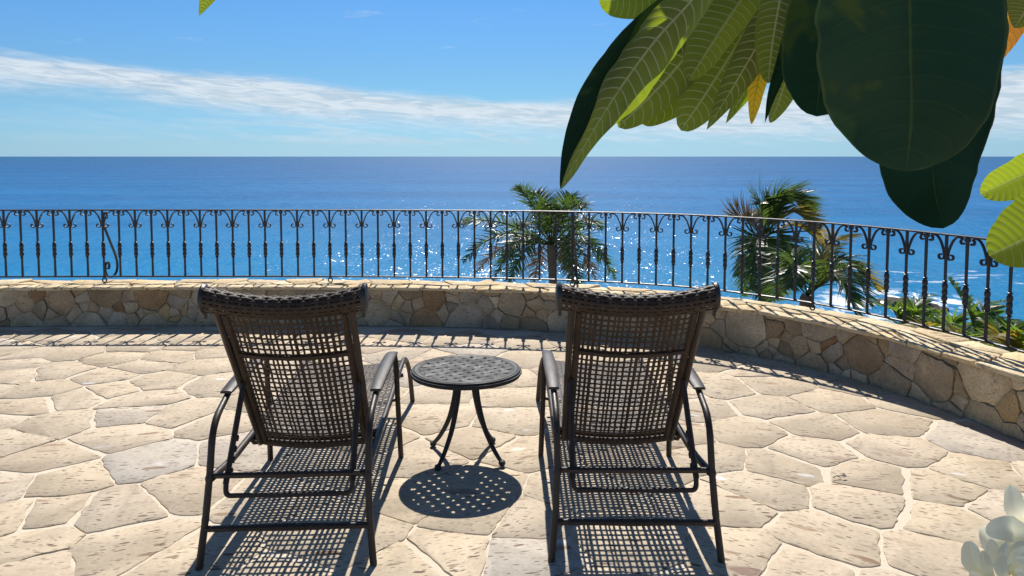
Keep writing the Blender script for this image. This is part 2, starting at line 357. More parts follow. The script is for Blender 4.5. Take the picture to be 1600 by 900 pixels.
k2 = t.noise(t.mapv(P, (.16, .07, 1), (5, 9, 0)), 1.0, 2, .5).outputs[1]
k3 = t.noise(t.mapv(P, (2.6, 1.3, 1), (1, 3, 0)), 1.0, 2, .5).outputs[1]
def sc_(c, k):
    cs = t.xyz(c); return t.m('MULTIPLY', t.m('SUBTRACT', cs[0], .5), k), t.m('MULTIPLY', t.m('SUBTRACT', cs[1], .5), k)
calm = t.mr(ld, 2.3, 3.1, 1.0, .55)
(a1, b1_), (a2, b2_), (a3, b3_) = sc_(k1, t.m('MULTIPLY', calm, 1.30)), sc_(k2, .45), sc_(k3, .35)
nx = t.m('ADD', t.m('ADD', a1, a2), a3); ny = t.m('ADD', t.m('ADD', b1_, b2_), b3_)
vn_ = t.add('ShaderNodeVectorMath', operation='NORMALIZE'); t.put(vn_.inputs[0], t.comb(nx, ny, 1.0)); NRM = vn_.outputs[0]
df = t.add('ShaderNodeBsdfDiffuse'); t.put(df.inputs[0], t.mix(foam, colr, (.80, .83, .86, 1)))
gl = t.add('ShaderNodeBsdfGlossy'); gl.inputs['Roughness'].default_value = .205; t.put(gl.inputs['Normal'], NRM); gl.inputs[0].default_value = (1, 1, 1, 1)
fz = t.add('ShaderNodeFresnel'); fz.inputs[0].default_value = 1.33
# steep wave faces hide each other at grazing angles, which caps the mirror share of a rough sea
fk = t.m('MULTIPLY', t.m('ADD', t.m('MULTIPLY', fz.outputs[0], .135), .006), t.m('SUBTRACT', 1.0, foam))
mx = t.add('ShaderNodeMixShader'); t.put(mx.inputs[0], fk); t.l.new(df.outputs[0], mx.inputs[1]); t.l.new(gl.outputs[0], mx.inputs[2]); t.l.new(mx.outputs[0], t.out.inputs[0])
M['sea'] = m
mb = MB(); ys = [30, 60, 100, 180, 400, 1000, 3000, 10000, 30000, 60000]
mb.v = [Vector((x, y, SEA)) for y in [-200] + ys for x in (-70000, -3000, -300, 0, 300, 3000, 70000)]
for i in range(len(ys)):
    for k in range(6): a = i * 7 + k; mb.f.append((a, a + 1, a + 8, a + 7))
tag(mb.build('sea', M['sea'], smooth=False), kind='structure')

# ------------------------------------------------------------------ curves of the terrace edge
def arc(P, n=14):
    Q = catmull(P, n); L = [0.0]
    for a, b in zip(Q, Q[1:]): L.append(L[-1] + (b - a).length)
    return Q, L
def sample(QL, s):
    Q, L = QL; s = max(0, min(L[-1] - 1e-5, s)); lo, hi = 0, len(L) - 1
    while hi - lo > 1:
        md = (lo + hi) // 2
        if L[md] <= s: lo = md
        else: hi = md
    u = (s - L[lo]) / max(1e-9, L[hi] - L[lo]); p = Q[lo].lerp(Q[hi], u)
    a = Q[min(hi + 2, len(Q) - 1)] - Q[max(lo - 2, 0)]; tg = a.normalized()
    return p, tg, Vector((-tg.y, tg.x, 0))          # left normal = sea side
FRONT = arc([(-10.5, 6.95, 0), (-8, 7.2, 0), (-5, 7.33, 0), (-3, 7.37, 0), (-1.4, 7.36, 0), (-.3, 7.26, 0), (.45, 7.07, 0), (1.05, 6.84, 0), (1.57, 6.54, 0), (2.04, 6.18, 0), (2.38, 5.78, 0), (2.62, 5.35, 0), (2.78, 4.92, 0), (2.92, 4.45, 0), (3.03, 3.9, 0), (3.06, 3.2, 0), (3.0, 2.4, 0), (2.85, 1.6, 0)])
RAIL = arc([(-10.5, 7.17, 0), (-8, 7.42, 0), (-5, 7.55, 0), (-3, 7.58, 0), (-1.4, 7.57, 0), (-.4, 7.50, 0), (.46, 7.37, 0), (1.1, 7.18, 0), (1.70, 6.90, 0), (2.22, 6.45, 0), (2.56, 6.03, 0), (2.81, 5.56, 0), (3.0, 5.06, 0), (3.12, 4.66, 0), (3.24, 4.1, 0), (3.29, 3.3, 0), (3.24, 2.5, 0), (3.1, 1.7, 0)])
HW = .397
def wallpt(s, off, z):
    p, tg, n = sample(FRONT, s); q = p + n * off; q.z = z; return q
def s_at_x(QL, x):
    for i, q in enumerate(QL[0]):
        if q.x >= x: return QL[1][i]
    return QL[1][-1]

# ------------------------------------------------------------------ irregular stones (power diagram)
def cells(seeds, bound, gapf, rmax):
    """seeds (x, y, weight) -> convex cells inside bound, pulled back from their neighbours by a joint"""
    out = []
    for i, (x, y, wi) in enumerate(seeds):
        poly = [Vector((a, b)) for a, b in bound]
        near = sorted((((sx - x) ** 2 + (sy - y) ** 2), j) for j, (sx, sy, sw) in enumerate(seeds) if j != i and abs(sx - x) < rmax and abs(sy - y) < rmax)
        for d2, j in near[:26]:
            sx, sy, wj = seeds[j]; dx, dy = sx - x, sy - y; L = sqrt(d2)
            if L < 1e-6: continue
            nx, ny = dx / L, dy / L
            cc = (sx * sx + sy * sy - wj - x * x - y * y + wi) / (2 * L) - gapf(min(i, j), max(i, j)) * .5
            new = []
            for k in range(len(poly)):
                a, b = poly[k], poly[(k + 1) % len(poly)]; da = nx * a.x + ny * a.y - cc; db = nx * b.x + ny * b.y - cc
                if da <= 0: new.append(a)
                if (da < 0 < db) or (db < 0 < da): new.append(a.lerp(b, da / (da - db)))
            poly = new
            if len(poly) < 3: break
        out.append(poly if len(poly) >= 3 else None)
    return out
def area(p): return abs(sum(a.x * b.y - b.x * a.y for a, b in zip(p, p[1:] + p[:1]))) / 2
def roughen(poly, step, amp, rnd=.22, seed=0, freq=6.0):
    P = [p.copy() for p in poly]
    P = [p for k, p in enumerate(P) if (p - P[k - 1]).length > 1e-4]
    if len(P) < 3: return None
    Q = []
    for k in range(len(P)):                       # knock the corners off
        a, b, c = P[k - 1], P[k], P[(k + 1) % len(P)]
        r1 = min(rnd * (b - a).length, .06); r2 = min(rnd * (c - b).length, .06)
        Q += [b + (a - b).normalized() * r1, (b * 2 + (b + (a - b).normalized() * r1) + (b + (c - b).normalized() * r2)) / 4, b + (c - b).normalized() * r2]
    out = []
    cx = sum((p for p in Q), Vector((0, 0))) / len(Q)
    for k in range(len(Q)):
        a, b = Q[k], Q[(k + 1) % len(Q)]; n = max(1, int((b - a).length / step))
        for i in range(n):
            p = a.lerp(b, i / n); nz = noise.noise(Vector((p.x * freq, p.y * freq, seed * 3.7))) + .5 * noise.noise(Vector((p.x * freq * 3.1, p.y * freq * 3.1, seed)))
            dirv = (p - cx); L = dirv.length
            if L > 1e-5: p = p + dirv / L * (nz * amp)
            out.append(p)
    return out
def stone_mesh(mb, poly, mapf, h, bevel, seed=0, tilt=0.004, dome=0.0):
    """poly in 2D; mapf(x, y, height) -> 3D"""
    n = len(poly); c = sum(poly, Vector((0, 0))) / n; b = len(mb.v)
    tx, ty = (random.Random(seed).uniform(-1, 1) * tilt for _ in range(2))
    def H(p, k): return k + (p.x - c.x) * tx + (p.y - c.y) * ty
    rings = [(0.0, -h * .8), (0.0, h - bevel * .7), (bevel, h)]
    for ins, z in rings:
        for p in poly:
            dv = c - p; L = dv.length; q = p + dv / L * min(ins, L * .4) if L > 0 else p
            mb.v.append(mapf(q.x, q.y, H(q, z) if z > 0 else z))
    for r in (0, 1):
        for k in range(n):
            k2 = (k + 1) % n; mb.f.append((b + r * n + k, b + r * n + k2, b + (r + 1) * n + k2, b + (r + 1) * n + k))
    if dome:
        for p in poly:
            q = p.lerp(c, .45); mb.v.append(mapf(q.x, q.y, H(q, h) + dome * (.6 + .5 * noise.noise(Vector((q.x * 9, q.y * 9, seed))))))
        for k in range(n):
            k2 = (k + 1) % n; mb.f.append((b + 2 * n + k, b + 2 * n + k2, b + 3 * n + k2, b + 3 * n + k))
        mb.v.append(mapf(c.x, c.y, H(c, h) + dome)); ci = len(mb.v) - 1
        for k in range(n): mb.f.append((b + 3 * n + k, b + 3 * n + (k + 1) % n, ci))
    else: mb.f.append(tuple(b + 2 * n + k for k in range(n)))
def frame_share(pts):
    q = [proj(p) for p in pts]
    if any(v is None for v in q): return -1
    inn = [v for v in q if -15 < v[0] < 1615 and -15 < v[1] < 915]
    if not inn: return -1
    n = len(q); return abs(sum(q[k][0] * q[(k + 1) % n][1] - q[(k + 1) % n][0] * q[k][1] for k in range(n))) / 2 * len(inn) / n
def lay(pieces, name, mat, parent, limit=296, smooth=True, rotz=None):
    """pieces: (share, build(mb)); the largest in view become objects of their own, the rest one joined part"""
    pieces.sort(key=lambda q: -q[0]); rest = MB()
    for k, (sh, fn, ctr) in enumerate(pieces):
        if k < limit and (sh > 0 or len(pieces) <= limit):
            mb = MB(); fn(mb)
            o = mb.build(name, mat, parent, smooth, loc=ctr)
            if rotz is not None:
                a = rotz(k, ctr); rm = Matrix.Rotation(-a, 3, 'Z')
                for v in o.data.vertices: v.co = rm @ v.co
                o.rotation_euler = (0, 0, a)
        else: fn(rest)
    if rest.v:
        o = rest.build(name, mat, parent, smooth); o['kind'] = 'stuff'

# ------------------------------------------------------------------ patio floor
sheet = MB(); N = 60; S = [FRONT[1][-1] * k / N for k in range(N + 1)]
edge = [wallpt(s, .10, 0) for s in S]
for e in edge: sheet.v.append(e)
for e in edge: sheet.v.append(Vector((min(e.x, 2.9) if e.y > 1.7 else e.x, -7.0, 0)))
for k in range(N): sheet.f.append((k, k + 1, N + 1 + k + 1, N + 1 + k))
b = len(sheet.v); sheet.v += [Vector((2.8, -7, -.0)), Vector((9, -7, -.0)), Vector((9, 1.62, -.0)), Vector((2.8, 1.62, -.0))]; sheet.f.append((b, b + 1, b + 2, b + 3))
patio = sheet.build('patio', M['mortar'], smooth=False); tag(patio, kind='structure')
seedpx = [(12, 548), (48, 553), (110, 552), (180, 560), (22, 570), (20, 588), (90, 580), (70, 610), (168, 588), (222, 573), (265, 558), (245, 597), (175, 610), (118, 622), (36, 635), (225, 625), (205, 648), (85, 665), (185, 683), (285, 648), (4, 692), (75, 718), (100, 752), (230, 722), (185, 795), (65, 805), (15, 812), (35, 855), (190, 860), (-8, 765), (30, 898), (290, 765), (285, 885),
 (1126, 604), (1082, 640), (1210, 602), (1214, 638), (1298, 628), (1162, 676), (1274, 664), (1374, 660), (1268, 708), (1402, 704), (1222, 728), (1358, 744), (1182, 764), (1350, 788), (1290, 840), (1478, 764), (1530, 692), (1530, 740), (1482, 820), (1470, 872), (1170, 868), (1130, 788), (1110, 716), (1582, 796), (1242, 890),
 (679, 650), (803, 620), (806, 657), (669, 723), (751, 695), (806, 709), (686, 616), (745, 805), (824, 816), (641, 778), (700, 868), (640, 890), (820, 872), (350, 660), (345, 600), (620, 556), (740, 548), (680, 562), (830, 560), (890, 560), (520, 556)]
sd = []
for px, py in seedpx:
    q = onplane(px, py, 0); sd.append((q.x, q.y, 0.0))
rr = random.Random(3); tries = 0
while tries < 14000:
    tries += 1; x, y = rr.uniform(-7.5, 3.3), rr.uniform(1.2, 7.5)
    k = rr.uniform(.36, .52)
    if all((x - a) ** 2 + ((y - b_) * 1.15) ** 2 > k * k for a, b_, _ in sd): sd.append((x, y, rr.uniform(-.012, .012)))
def inside(x, y):
    best = min(range(len(FRONT[0])), key=lambda i: (FRONT[0][i].x - x) ** 2 + (FRONT[0][i].y - y) ** 2)
    a = FRONT[0][max(0, best - 1)]; b_ = FRONT[0][min(len(FRONT[0]) - 1, best + 1)]
    return (b_.x - a.x) * (y - a.y) - (b_.y - a.y) * (x - a.x)
hashg = lambda a, b_: random.Random(a * 7919 + b_)
cl_ = cells(sd, [(-8, .6), (4, .6), (4, 8), (-8, 8)], lambda a, b_: .007 + .036 * hashg(a, b_).random() ** 2.1, 1.9)
pieces = []
for i, poly in enumerate(cl_):
    if not poly or area(poly) < .01: continue
    c = sum(poly, Vector((0, 0))) / len(poly)
    if inside(c.x, c.y) > 0.02: continue
    P2 = roughen(poly, .030, .019, .07, i, 9.0)
    if not P2: continue
    # cut at the wall foot
    P2 = [p if inside(p.x, p.y) < 0 else p for p in P2]
    hh = .0045 + .003 * random.Random(i).random()
    pieces.append((frame_share([(p.x, p.y, 0) for p in P2]), (lambda mb, P2=P2, hh=hh, i=i: stone_mesh(mb, P2, lambda x, y, z: Vector((x, y, z)), hh, .004, i, .003)), Vector((c.x, c.y, 0))))
lay(pieces, 'flagstone', M['flag'], patio, 296, rotz=lambda k, c: .10 + .30 * random.Random(k * 5 + 1).uniform(-1, 1) + (-.45 if c.x > .3 else .10))

# ------------------------------------------------------------------ terrace wall
wall = empty('stone_wall', (0, 7.5, 0)); tag(wall, 'low curved rubble stone wall with flat cream coping along the patio edge', 'wall')
def wloc(o): o.location = o.location - Vector((0, 7.5, 0)); return o
S0, S1 = s_at_x(FRONT, -6.6), FRONT[1][-1] - 1.0
core = MB(); rings = []
for k in range(81):
    s = FRONT[1][-1] * k / 80
    rings.append([wallpt(s, .030, -.3), wallpt(s, .030, HW - .030), wallpt(s, .43, HW - .030), wallpt(s, .43, -1.6)])
core.sweep(rings); wloc(core.build('wall_core', M['wmortar'], wall, smooth=False, loc=(0, 0, 0)))
rr = random.Random(21); ws = []
rows = []
for rad_, tr_ in ((.125, 200), (.090, 420), (.055, 900), (.028, 4200)):
    for _ in range(tr_):
        s = rr.uniform(S0, S1); z = rr.uniform(.0, HW - .03); r_ = rad_ * rr.uniform(.85, 1.15)
        if all(((s - a) / 1.45) ** 2 + (z - b_) ** 2 > (r_ + c_) ** 2 * .92 for a, b_, c_ in ws): ws.append((s, z, r_))
wseeds = [(a + random.Random(k).uniform(-.03, .03), b_ + random.Random(k + 9).uniform(-.015, .015), c_ * c_ * random.Random(k + 4).uniform(.7, 1.5)) for k, (a, b_, c_) in enumerate(ws)]
wc = cells(wseeds, [(S0 - .3, .004), (S1 + .3, .004), (S1 + .3, HW - .026), (S0 - .3, HW - .026)], lambda a, b_: .002 + .008 * hashg(a, b_).random(), .75)
pieces = []
for i, poly in enumerate(wc):
    if not poly or area(poly) < .0006: continue
    P2 = roughen(poly, .020, .010, .07, i, 19.0)
    if not P2: continue
    c = sum(P2, Vector((0, 0))) / len(P2); rk = random.Random(i * 3 + 5); pr = rk.uniform(-.004, .020)
    mp = lambda x, y, z, pr=pr: wallpt(x, .030 - z, max(.003, y))
    sh = frame_share([wallpt(p.x, 0, p.y) for p in P2])
    pieces.append((sh, (lambda mb, P2=P2, mp=mp, i=i, pr=pr: stone_mesh(mb, P2, mp, .014 + pr, .005, i, .09, .005)), wallpt(c.x, 0, c.y) ))
def lay_wall(pieces, name, mat, limit):
    before = set(wall.children); lay(pieces, name, mat, wall, limit)
    for o in wall.children:
        if o not in before: o.location = o.location - Vector((0, 7.5, 0))
print('wall stones', len(pieces))
lay_wall(pieces, 'wall_stone', M['wall'], 280)
# coping: flat slabs with a ragged front edge
rr = random.Random(5); cs = []; s = S0
for row, off in enumerate((.06, .20, .35)):
    s = S0 + rr.uniform(0, .2)
    while s < S1: cs.append((s, off + rr.uniform(-.035, .035), rr.uniform(-.004, .004))); s += rr.uniform(.24, .50) * (1 if row else .85)
cc = cells(cs, [(S0 - .3, -.020), (S1 + .3, -.020), (S1 + .3, .455), (S0 - .3, .455)], lambda a, b_: .006 + .014 * hashg(a, b_).random(), 1.4)
pieces = []
for i, poly in enumerate(cc):
    if not poly or area(poly) < .002: continue
    P2 = roughen(poly, .026, .014, .06, i + 50, 13.0)
    if not P2: continue
    c = sum(P2, Vector((0, 0))) / len(P2); th = random.Random(i).uniform(.010, .022)
    mp = lambda x, y, z: wallpt(x, y, HW - .024 + z)
    pieces.append((frame_share([wallpt(p.x, p.y, HW) for p in P2]), (lambda mb, P2=P2, mp=mp, i=i, th=th: stone_mesh(mb, P2, mp, th, .006, i, .05)), wallpt(c.x, c.y, HW)))
print('coping', len(pieces))
lay_wall(pieces, 'coping_stone', M['cope'], 280)

# ------------------------------------------------------------------ wrought iron railing
rail = empty('iron_railing', (0, 7.5, HW)); tag(rail, 'dark wrought iron railing with scrollwork and knuckled balusters on the stone wall', 'railing')
RO = Vector((0, 7.5, HW)); ZT, ZB = 1.120, .458
sp = .1603; s_brace = s_at_x(RAIL, -4.10)
def railpt(s, z, off=0, ds=0):
    p, tg, n = sample(RAIL, s); q = p + n * off + tg * ds; q.z = z; return q
i0 = -int((s_brace - s_at_x(RAIL, -6.8)) / sp); i1 = int((RAIL[1][-1] - .9 - s_brace) / sp)
sa, sb = s_brace + i0 * sp - .08, s_brace + i1 * sp + .08
def bar(z, hw, hh, name):
    mb = MB(); rg = []
    for k in range(141):
        s = sa + (sb - sa) * k / 140
        rg.append([railpt(s, z - hh, -hw), railpt(s, z + hh * .6, -hw), railpt(s, z + hh, -hw * .6), railpt(s, z + hh, hw * .6), railpt(s, z + hh * .6, hw), railpt(s, z - hh, hw)])
    mb.sweep(rg); return mb.build(name, M['iron'], rail, loc=RO) 
for o in (bar(ZT, .019, .0065, 'top_rail'), bar(ZB, .013, .007, 'bottom_rail')): o.location = (0, 0, 0)
def local(z, u=0, v=0): return Vector((u, v, z))
def baluster_mesh():
    mb = MB(); h0, h1 = ZB + .006, ZT - .005; kz = .725; w0 = .0086
    prof = [(h0, w0), (kz - .080, w0), (kz - .076, .0155), (kz - .070, .0155), (kz - .066, w0 * 1.1), (kz - .052, .0168), (kz - .036, .0168), (kz - .018, .0125), (kz - .013, .0160), (kz + .013, .0160), (kz + .018, .0125), (kz + .036, .0168), (kz + .052, .0168), (kz + .066, w0 * 1.1), (kz + .070, .0155), (kz + .076, .0155), (kz + .080, w0), (h1, w0)]
    # square bar with forged knuckle (8-sided)
    rg = []
    for z, r_ in prof:
        c_ = r_ * .45 if abs(z - kz) < .081 else r_ * .12
        rg.append([(-r_ + c_, -r_, z), (r_ - c_, -r_, z), (r_, -r_ + c_, z), (r_, r_ - c_, z), (r_ - c_, r_, z), (-r_ + c_, r_, z), (-r_, r_ - c_, z), (-r_, -r_ + c_, z)])
    mb.sweep(rg); return mb
bal0 = baluster_mesh().build('baluster', M['iron'], rail); BALS = []
def scroll_pts(side):
    """C-scroll: curl beside the odd baluster's top, arch, run down the even baluster, curl back outward.  u = 0 at the even baluster, grows to side"""
    P = []
    c1u, c1z = sp - .033, ZT - .040        # upper curl centre
    for k in range(7): a = rad(-150 + k * 38); r_ = .009 + .0022 * k; P.append((c1u - r_ * cos(a) * 1, c1z + r_ * sin(a)))
    P += [(sp - .056, ZT - .012), (sp - .085, ZT - .016), (sp - .110, ZT - .042), (sp - .128, ZT - .078), (sp - .142, ZT - .118)]
    c2u, c2z = .040, ZT - .150
    for k in range(9): a = rad(185 + k * 36); r_ = .0265 - .0020 * k; P.append((c2u + r_ * cos(a), c2z + r_ * sin(a)))
    return [(side * u, z) for u, z in P]
def strip(mb, pts, wdt=.009, th=.0045):
    """flat bar bent edgewise: pts in the (u, z) plane, bar width along v"""
    P = catmull([Vector((u, 0, z)) for u, z in pts], 3); rg = []; N = len(P)
    for i, p in enumerate(P):
        tg = (P[min(i + 1, N - 1)] - P[max(i - 1, 0)]).normalized(); nn = Vector((-tg.z, 0, tg.x)) * th
        fl = 1.0 if 2 < i < N - 3 else 1.35
        vv = Vector((0, wdt, 0)); rg.append([p + nn * fl - vv, p + nn * fl + vv, p - nn * fl + vv, p - nn * fl - vv])
    mb.sweep(rg)
SC = {}
for sd_ in (-1, 1):
    mb = MB(); strip(mb, scroll_pts(sd_)); SC[sd_] = mb.build('scroll', M['iron'], rail)
mb = MB(); mb.box((0, 0, ZT - .128), (.030, .024, .022)); collar0 = mb.build('collar', M['iron'], rail)
mb = MB(); mb.box((0, 0, ZT - .022), (.030, .024, .024)); clasp0 = mb.build('collar', M['iron'], rail)
def place(o0, s, first):
    o = o0 if first else o0.copy()
    if not first: col.objects.link(o)
    p, tg, n = sample(RAIL, s); o.location = Vector((p.x, p.y, 0)) - RO; o.rotation_euler = (0, 0, atan2(tg.y, tg.x)); return o
F = {}
def put(key, o0, s):
    o = place(o0, s, key not in F); F[key] = 1; return o
for i in range(i0, i1 + 1):
    s = s_brace + i * sp; put('b', bal0, s)
    if i % 2 == 0:
        put('l', SC[-1], s); put('r', SC[1], s); put('c', collar0, s)
    else: put('k', clasp0, s)
# foot rings and the S-shaped braces on the sea side
rg = MB(); pts = [Vector((.021 * cos(a * pi / 8), 0, HW + .024 + .021 * sin(a * pi / 8))) for a in range(17)]
rg.tube(pts, .0062, 6); ring0 = rg.build('foot_ring', M['iron'], rail)
pt = MB(); pt.box((0, 0, (ZB + HW + .045) / 2), (.020, .020, ZB - HW - .045)); stub0 = pt.build('foot_stub', M['iron'], rail)
bp = []
for k in range(8): a = rad(20 - k * 42); r_ = .012 + .0042 * k; bp.append((.060 + r_ * cos(a), ZT - .075 + r_ * sin(a)))
bp = [(.075, ZT - .085), (.060, ZT - .098), (.048, ZT - .080), (.058, ZT - .045), (.088, ZT - .040), (.100, ZT - .085), (.078, ZT - .120), (.030, ZT - .105), (.014, ZT - .060)]
top_spiral = [(.062, ZT - .075), (.075, ZT - .088), (.088, ZT - .070), (.078, ZT - .038), (.046, ZT - .030), (.022, ZT - .062), (.018, ZT - .115), (.035, ZT - .175), (.16, ZT - .37), (.235, ZT - .49), (.262, ZT - .585), (.235, ZT - .655), (.155, ZT - .690), (.065, ZT - .672), (.020, ZT - .610), (.030, ZT - .550), (.072, ZT - .530), (.100, ZT - .560), (.088, ZT - .595), (.062, ZT - .592)]
mb = MB(); P = catmull([Vector((0, u, z + .0)) for u, z in top_spiral], 4); rgs = []
for i, p in enumerate(P):
    tg = (P[min(i + 1, len(P) - 1)] - P[max(i - 1, 0)]).normalized(); nn = Vector((0, -tg.z, tg.y)) * .006; vv = Vector((.010, 0, 0))
    rgs.append([p + nn - vv, p + nn + vv, p - nn + vv, p - nn - vv])
mb.sweep(rgs); brace0 = mb.build('scroll_brace', M['iron'], rail)
for i in (0, 14, 29, 43, 58):
    s = s_brace + i * sp
    if s > sb: break
    put('ring', ring0, s); put('stub', stub0, s)
for i in (0, 29): put('br', brace0, s_brace + i * sp)

# ------------------------------------------------------------------ woven chaise longues
def weave(mb, S, us, vs, wu, wv, th=.0020, amp=.0018, seed=0, u0=0., u1=1., v0=0., v1=1., sub=2):
    """S(u, v)->point; strands at fixed u (run along v, width wu) and at fixed v (run along u, width wv); lengths in metres"""
    rk = random.Random(seed)
    def fr(u, v):
        e = .004; p = S(u, v); du = S(u + e, v) - S(u - e, v); dv = S(u, v + e) - S(u, v - e); n = du.cross(dv).normalized(); return p, du.normalized(), dv.normalized(), n
    def strand(ring):
        rgs = []
        for p, side, n, wd in ring: rgs.append([p + side * wd + n * th * .2, p + side * wd * .55 + n * th, p - side * wd * .55 + n * th, p - side * wd + n * th * .2, p - side * wd * .55 - n * th, p + side * wd * .55 - n * th])
        mb.sweep(rgs)
    for i, u in enumerate(us):
        vv = [v0] + list(vs) + [v1]; ring = []
        for k in range(len(vv)):
            v = vv[k]; p, a, b_, n = fr(u, v); ph = (1 if (i + k) % 2 else -1) if 0 < k < len(vv) - 1 else 0
            jit = rk.uniform(-.0012, .0012)
            ring.append((p + n * ph * amp + a * jit, a, n, wu[i] / 2))
        strand(ring)
    for j, v in enumerate(vs):
        uu = [u0] + list(us) + [u1]; ring = []
        for k in range(len(uu)):
            u = uu[k]; p, a, b_, n = fr(u, v); ph = (-1 if (k + j + 1 - 0) % 2 else 1) if 0 < k < len(uu) - 1 else 0
            jit = rk.uniform(-.0012, .0012)
            ring.append((p + n * ph * amp + b_ * jit, b_, n, wv / 2))
        strand(ring)
def positions(n, seed, jit=.18):
    rk = random.Random(seed); st = [1 + rk.uniform(-jit, jit) * 2 * (1 if rk.random() < .4 else .4) for _ in range(n + 1)]; T = sum(st); acc = 0; out = []
    for k in range(n): acc += st[k]; out.append(acc / T)
    return out
B0, B1 = V((0, .600, .285)), V((0, .045, 1.03))          # backrest hinge and top (lounger local, y forward)
BD = (B1 - B0); BL = BD.length; BDn = BD.normalized(); BN = V((0, -BDn.z, BDn.y))   # BN points to the rear / up
def make_chaise(label, cat):
    root = empty('chaise_lounge'); tag(root, label, cat)
    fr = M['frame']; wk = M['wicker']
    def bamboo(n, r0=.0142, seed=1):
        def f(u):
            k = (u * n) % 1.0; return r0 * (1 + .30 * math.exp(-((k - .5) / .045) ** 2)) * (1.04 - .08 * abs(sin(k * pi)))
        return f
    for sx in (-1, 1):
        # rear leg rising into the arm
        P = fillet([(sx * .345, 0, 0), (sx * .326, .035, .19), (sx * .318, .075, .36), (sx * .318, .125, .545), (sx * .322, .34, .605)], [.05, .05, .13], 7)
        mb = MB(); mb.tube(P, bamboo(3.4), 10); mb.tube([(sx * .345, 0, .0), (sx * .3445, .001, .012)], .015, 10)
        mb.build('leg', fr, root)
        P = fillet([(sx * .324, .90, .618), (sx * .334, 1.015, .600), (sx * .340, 1.035, .50), (sx * .342, 1.06, .34), (sx * .352, 1.11, 0)], [.06, .05, .05], 6)
        mb = MB(); mb.tube(P, bamboo(3), 10); mb.tube([(sx * .352, 1.11, 0), (sx * .352, 1.1095, .012)], .015, 10); mb.build('leg', fr, root)
        # flat arm pad
        mb = MB(); rgs = []
        for k in range(9):
            u = k / 8; y = .31 + .69 * u; z = .620 + .012 * sin(u * pi) - .012 * max(0, u - .85) / .15; wd = .024 + .006 * sin(u * pi); x = sx * (.322 + .006 * u)
            dz = .009 if 0 < k < 8 else .006
            rgs.append([V((x - wd, y, z - dz)), V((x - wd, y, z + dz * .4)), V((x - wd * .7, y, z + dz)), V((x + wd * .7, y, z + dz)), V((x + wd, y, z + dz * .4)), V((x + wd, y, z - dz))])
        mb.sweep(rgs); mb.build('armrest', fr, root)
        # side rail running into the front leg
        P = fillet([(sx * .316, .075, .335), (sx * .300, .30, .325), (sx * .300, 1.0, .325), (sx * .302, 1.55, .345), (sx * .306, 1.90, .345), (sx * .325, 2.02, .24), (sx * .340, 2.07, 0)], [.06, .3, .2, .12, .08], 6)
        mb = MB(); mb.tube(P, bamboo(8, .0155), 10); mb.build('side_rail', fr, root)
        mb = MB(); mb.tube([(sx * .300, 1.06, .328), (sx * .342, 1.058, .335)], .008, 8); mb.build('rail_stub', fr, root)
        # backrest side tube and wrapped inner band
        P = [B0 + BD * u + V((sx * (.258 + .008 * u), 0, 0)) for u in [k / 12 for k in range(13)]]
        mb = MB(); mb.tube(P, bamboo(4, .0145), 10); mb.build('back_tube', fr, root)
        mb = MB(); P = [B0 + BD * (.01 + .97 * u) + V((sx * .233, 0, 0)) - BN * .002 for u in [k / 60 for k in range(61)]]
        mb.tube(P, [(.0150 if k % 2 else .0165) for k in range(61)], 8); mb.build('wrapped_band', wk, root)
        # hinge bracket
        mb = MB(); mb.tube([(sx * .262, .598, .290), (sx * .285, .585, .292), (sx * .302, .57, .322)], .011, 8); mb.build('hinge', fr, root)
        # notched prop bar
        pv = B0 + BD * .50 + V((sx * .247, 0, 0)) + BN * .016
        q = V((sx * .2545, .070, .315))
        mb = MB(); mb.tube([pv, q], .0085, 6, flat=1.5)
        for k in range(4):
            u = .55 + .11 * k; c = pv.lerp(q, u); mb.box(c + V((-sx * .010, .012, -.004)), (.010, .020, .018), Matrix.Rotation(rad(25), 3, 'X'))
        mb.build('notched_bar', fr, root)
    # crossbars
    for (y, z, hx, r_) in ((.026, .150, .327, .0125), (.082, .345, .312, .012), (1.2, .272, .298, .010)):
        mb = MB(); mb.tube([(-hx, y, z), (-hx * .5, y, z), (0, y, z), (hx * .5, y, z), (hx, y, z)], [r_, r_, r_ * 1.25, r_, r_], 8); mb.build('crossbar', fr, root)
    mb = MB(); P = catmull([(-.298, .615, .296), (-.2, .612, .275), (0, .608, .262), (.2, .612, .275), (.298, .615, .296)], 4); mb.tube(P, .012, 8); mb.build('crossbar', fr, root)
    # U-shaped prop
    pv = B0 + BD * .51 + BN * .010
    P = fillet([(-.246, pv.y, pv.z), (-.255, .072, .31), (-.250, .055, .272), (.250, .055, .272), (.255, .072, .31), (.246, pv.y, pv.z)], [.02, .06, .06, .02], 6)
    mb = MB(); mb.tube(P, .0105, 8); mb.build('prop_frame', fr, root)
    # woven back
    def SB(u, v):
        x = (u - .5) * .448; sag = .024 * (1 - (2 * u - 1) ** 2); return B0 + BD * v + V((x, 0, 0)) + BN * (sag * (.75 + .25 * v))
    us = positions(18, 4, .22); vs = [(.030 + .94 * p) for p in positions(26, 9, .06)]
    rk = random.Random(8); wu = [rk.choice([.0095, .0105, .0115, .0145]) for _ in us]
    mb = MB(); weave(mb, SB, us, vs, wu, .0126, seed=3, v0=.0, v1=1.0)
    mb.build('woven_back', wk, root)
    for u in (.012, .988, .72):
        mb = MB(); P = [SB(k / 14, u) + BN * (.008 if u == .72 else 0) for k in range(15)]
        mb.tube(P, .0135 if u != .72 else .0072, 8); mb.build('back_bar', wk, root)
    # rolled headrest: woven tube, hollowed toward the middle
    HC = B1 + V((0, .012, .045))
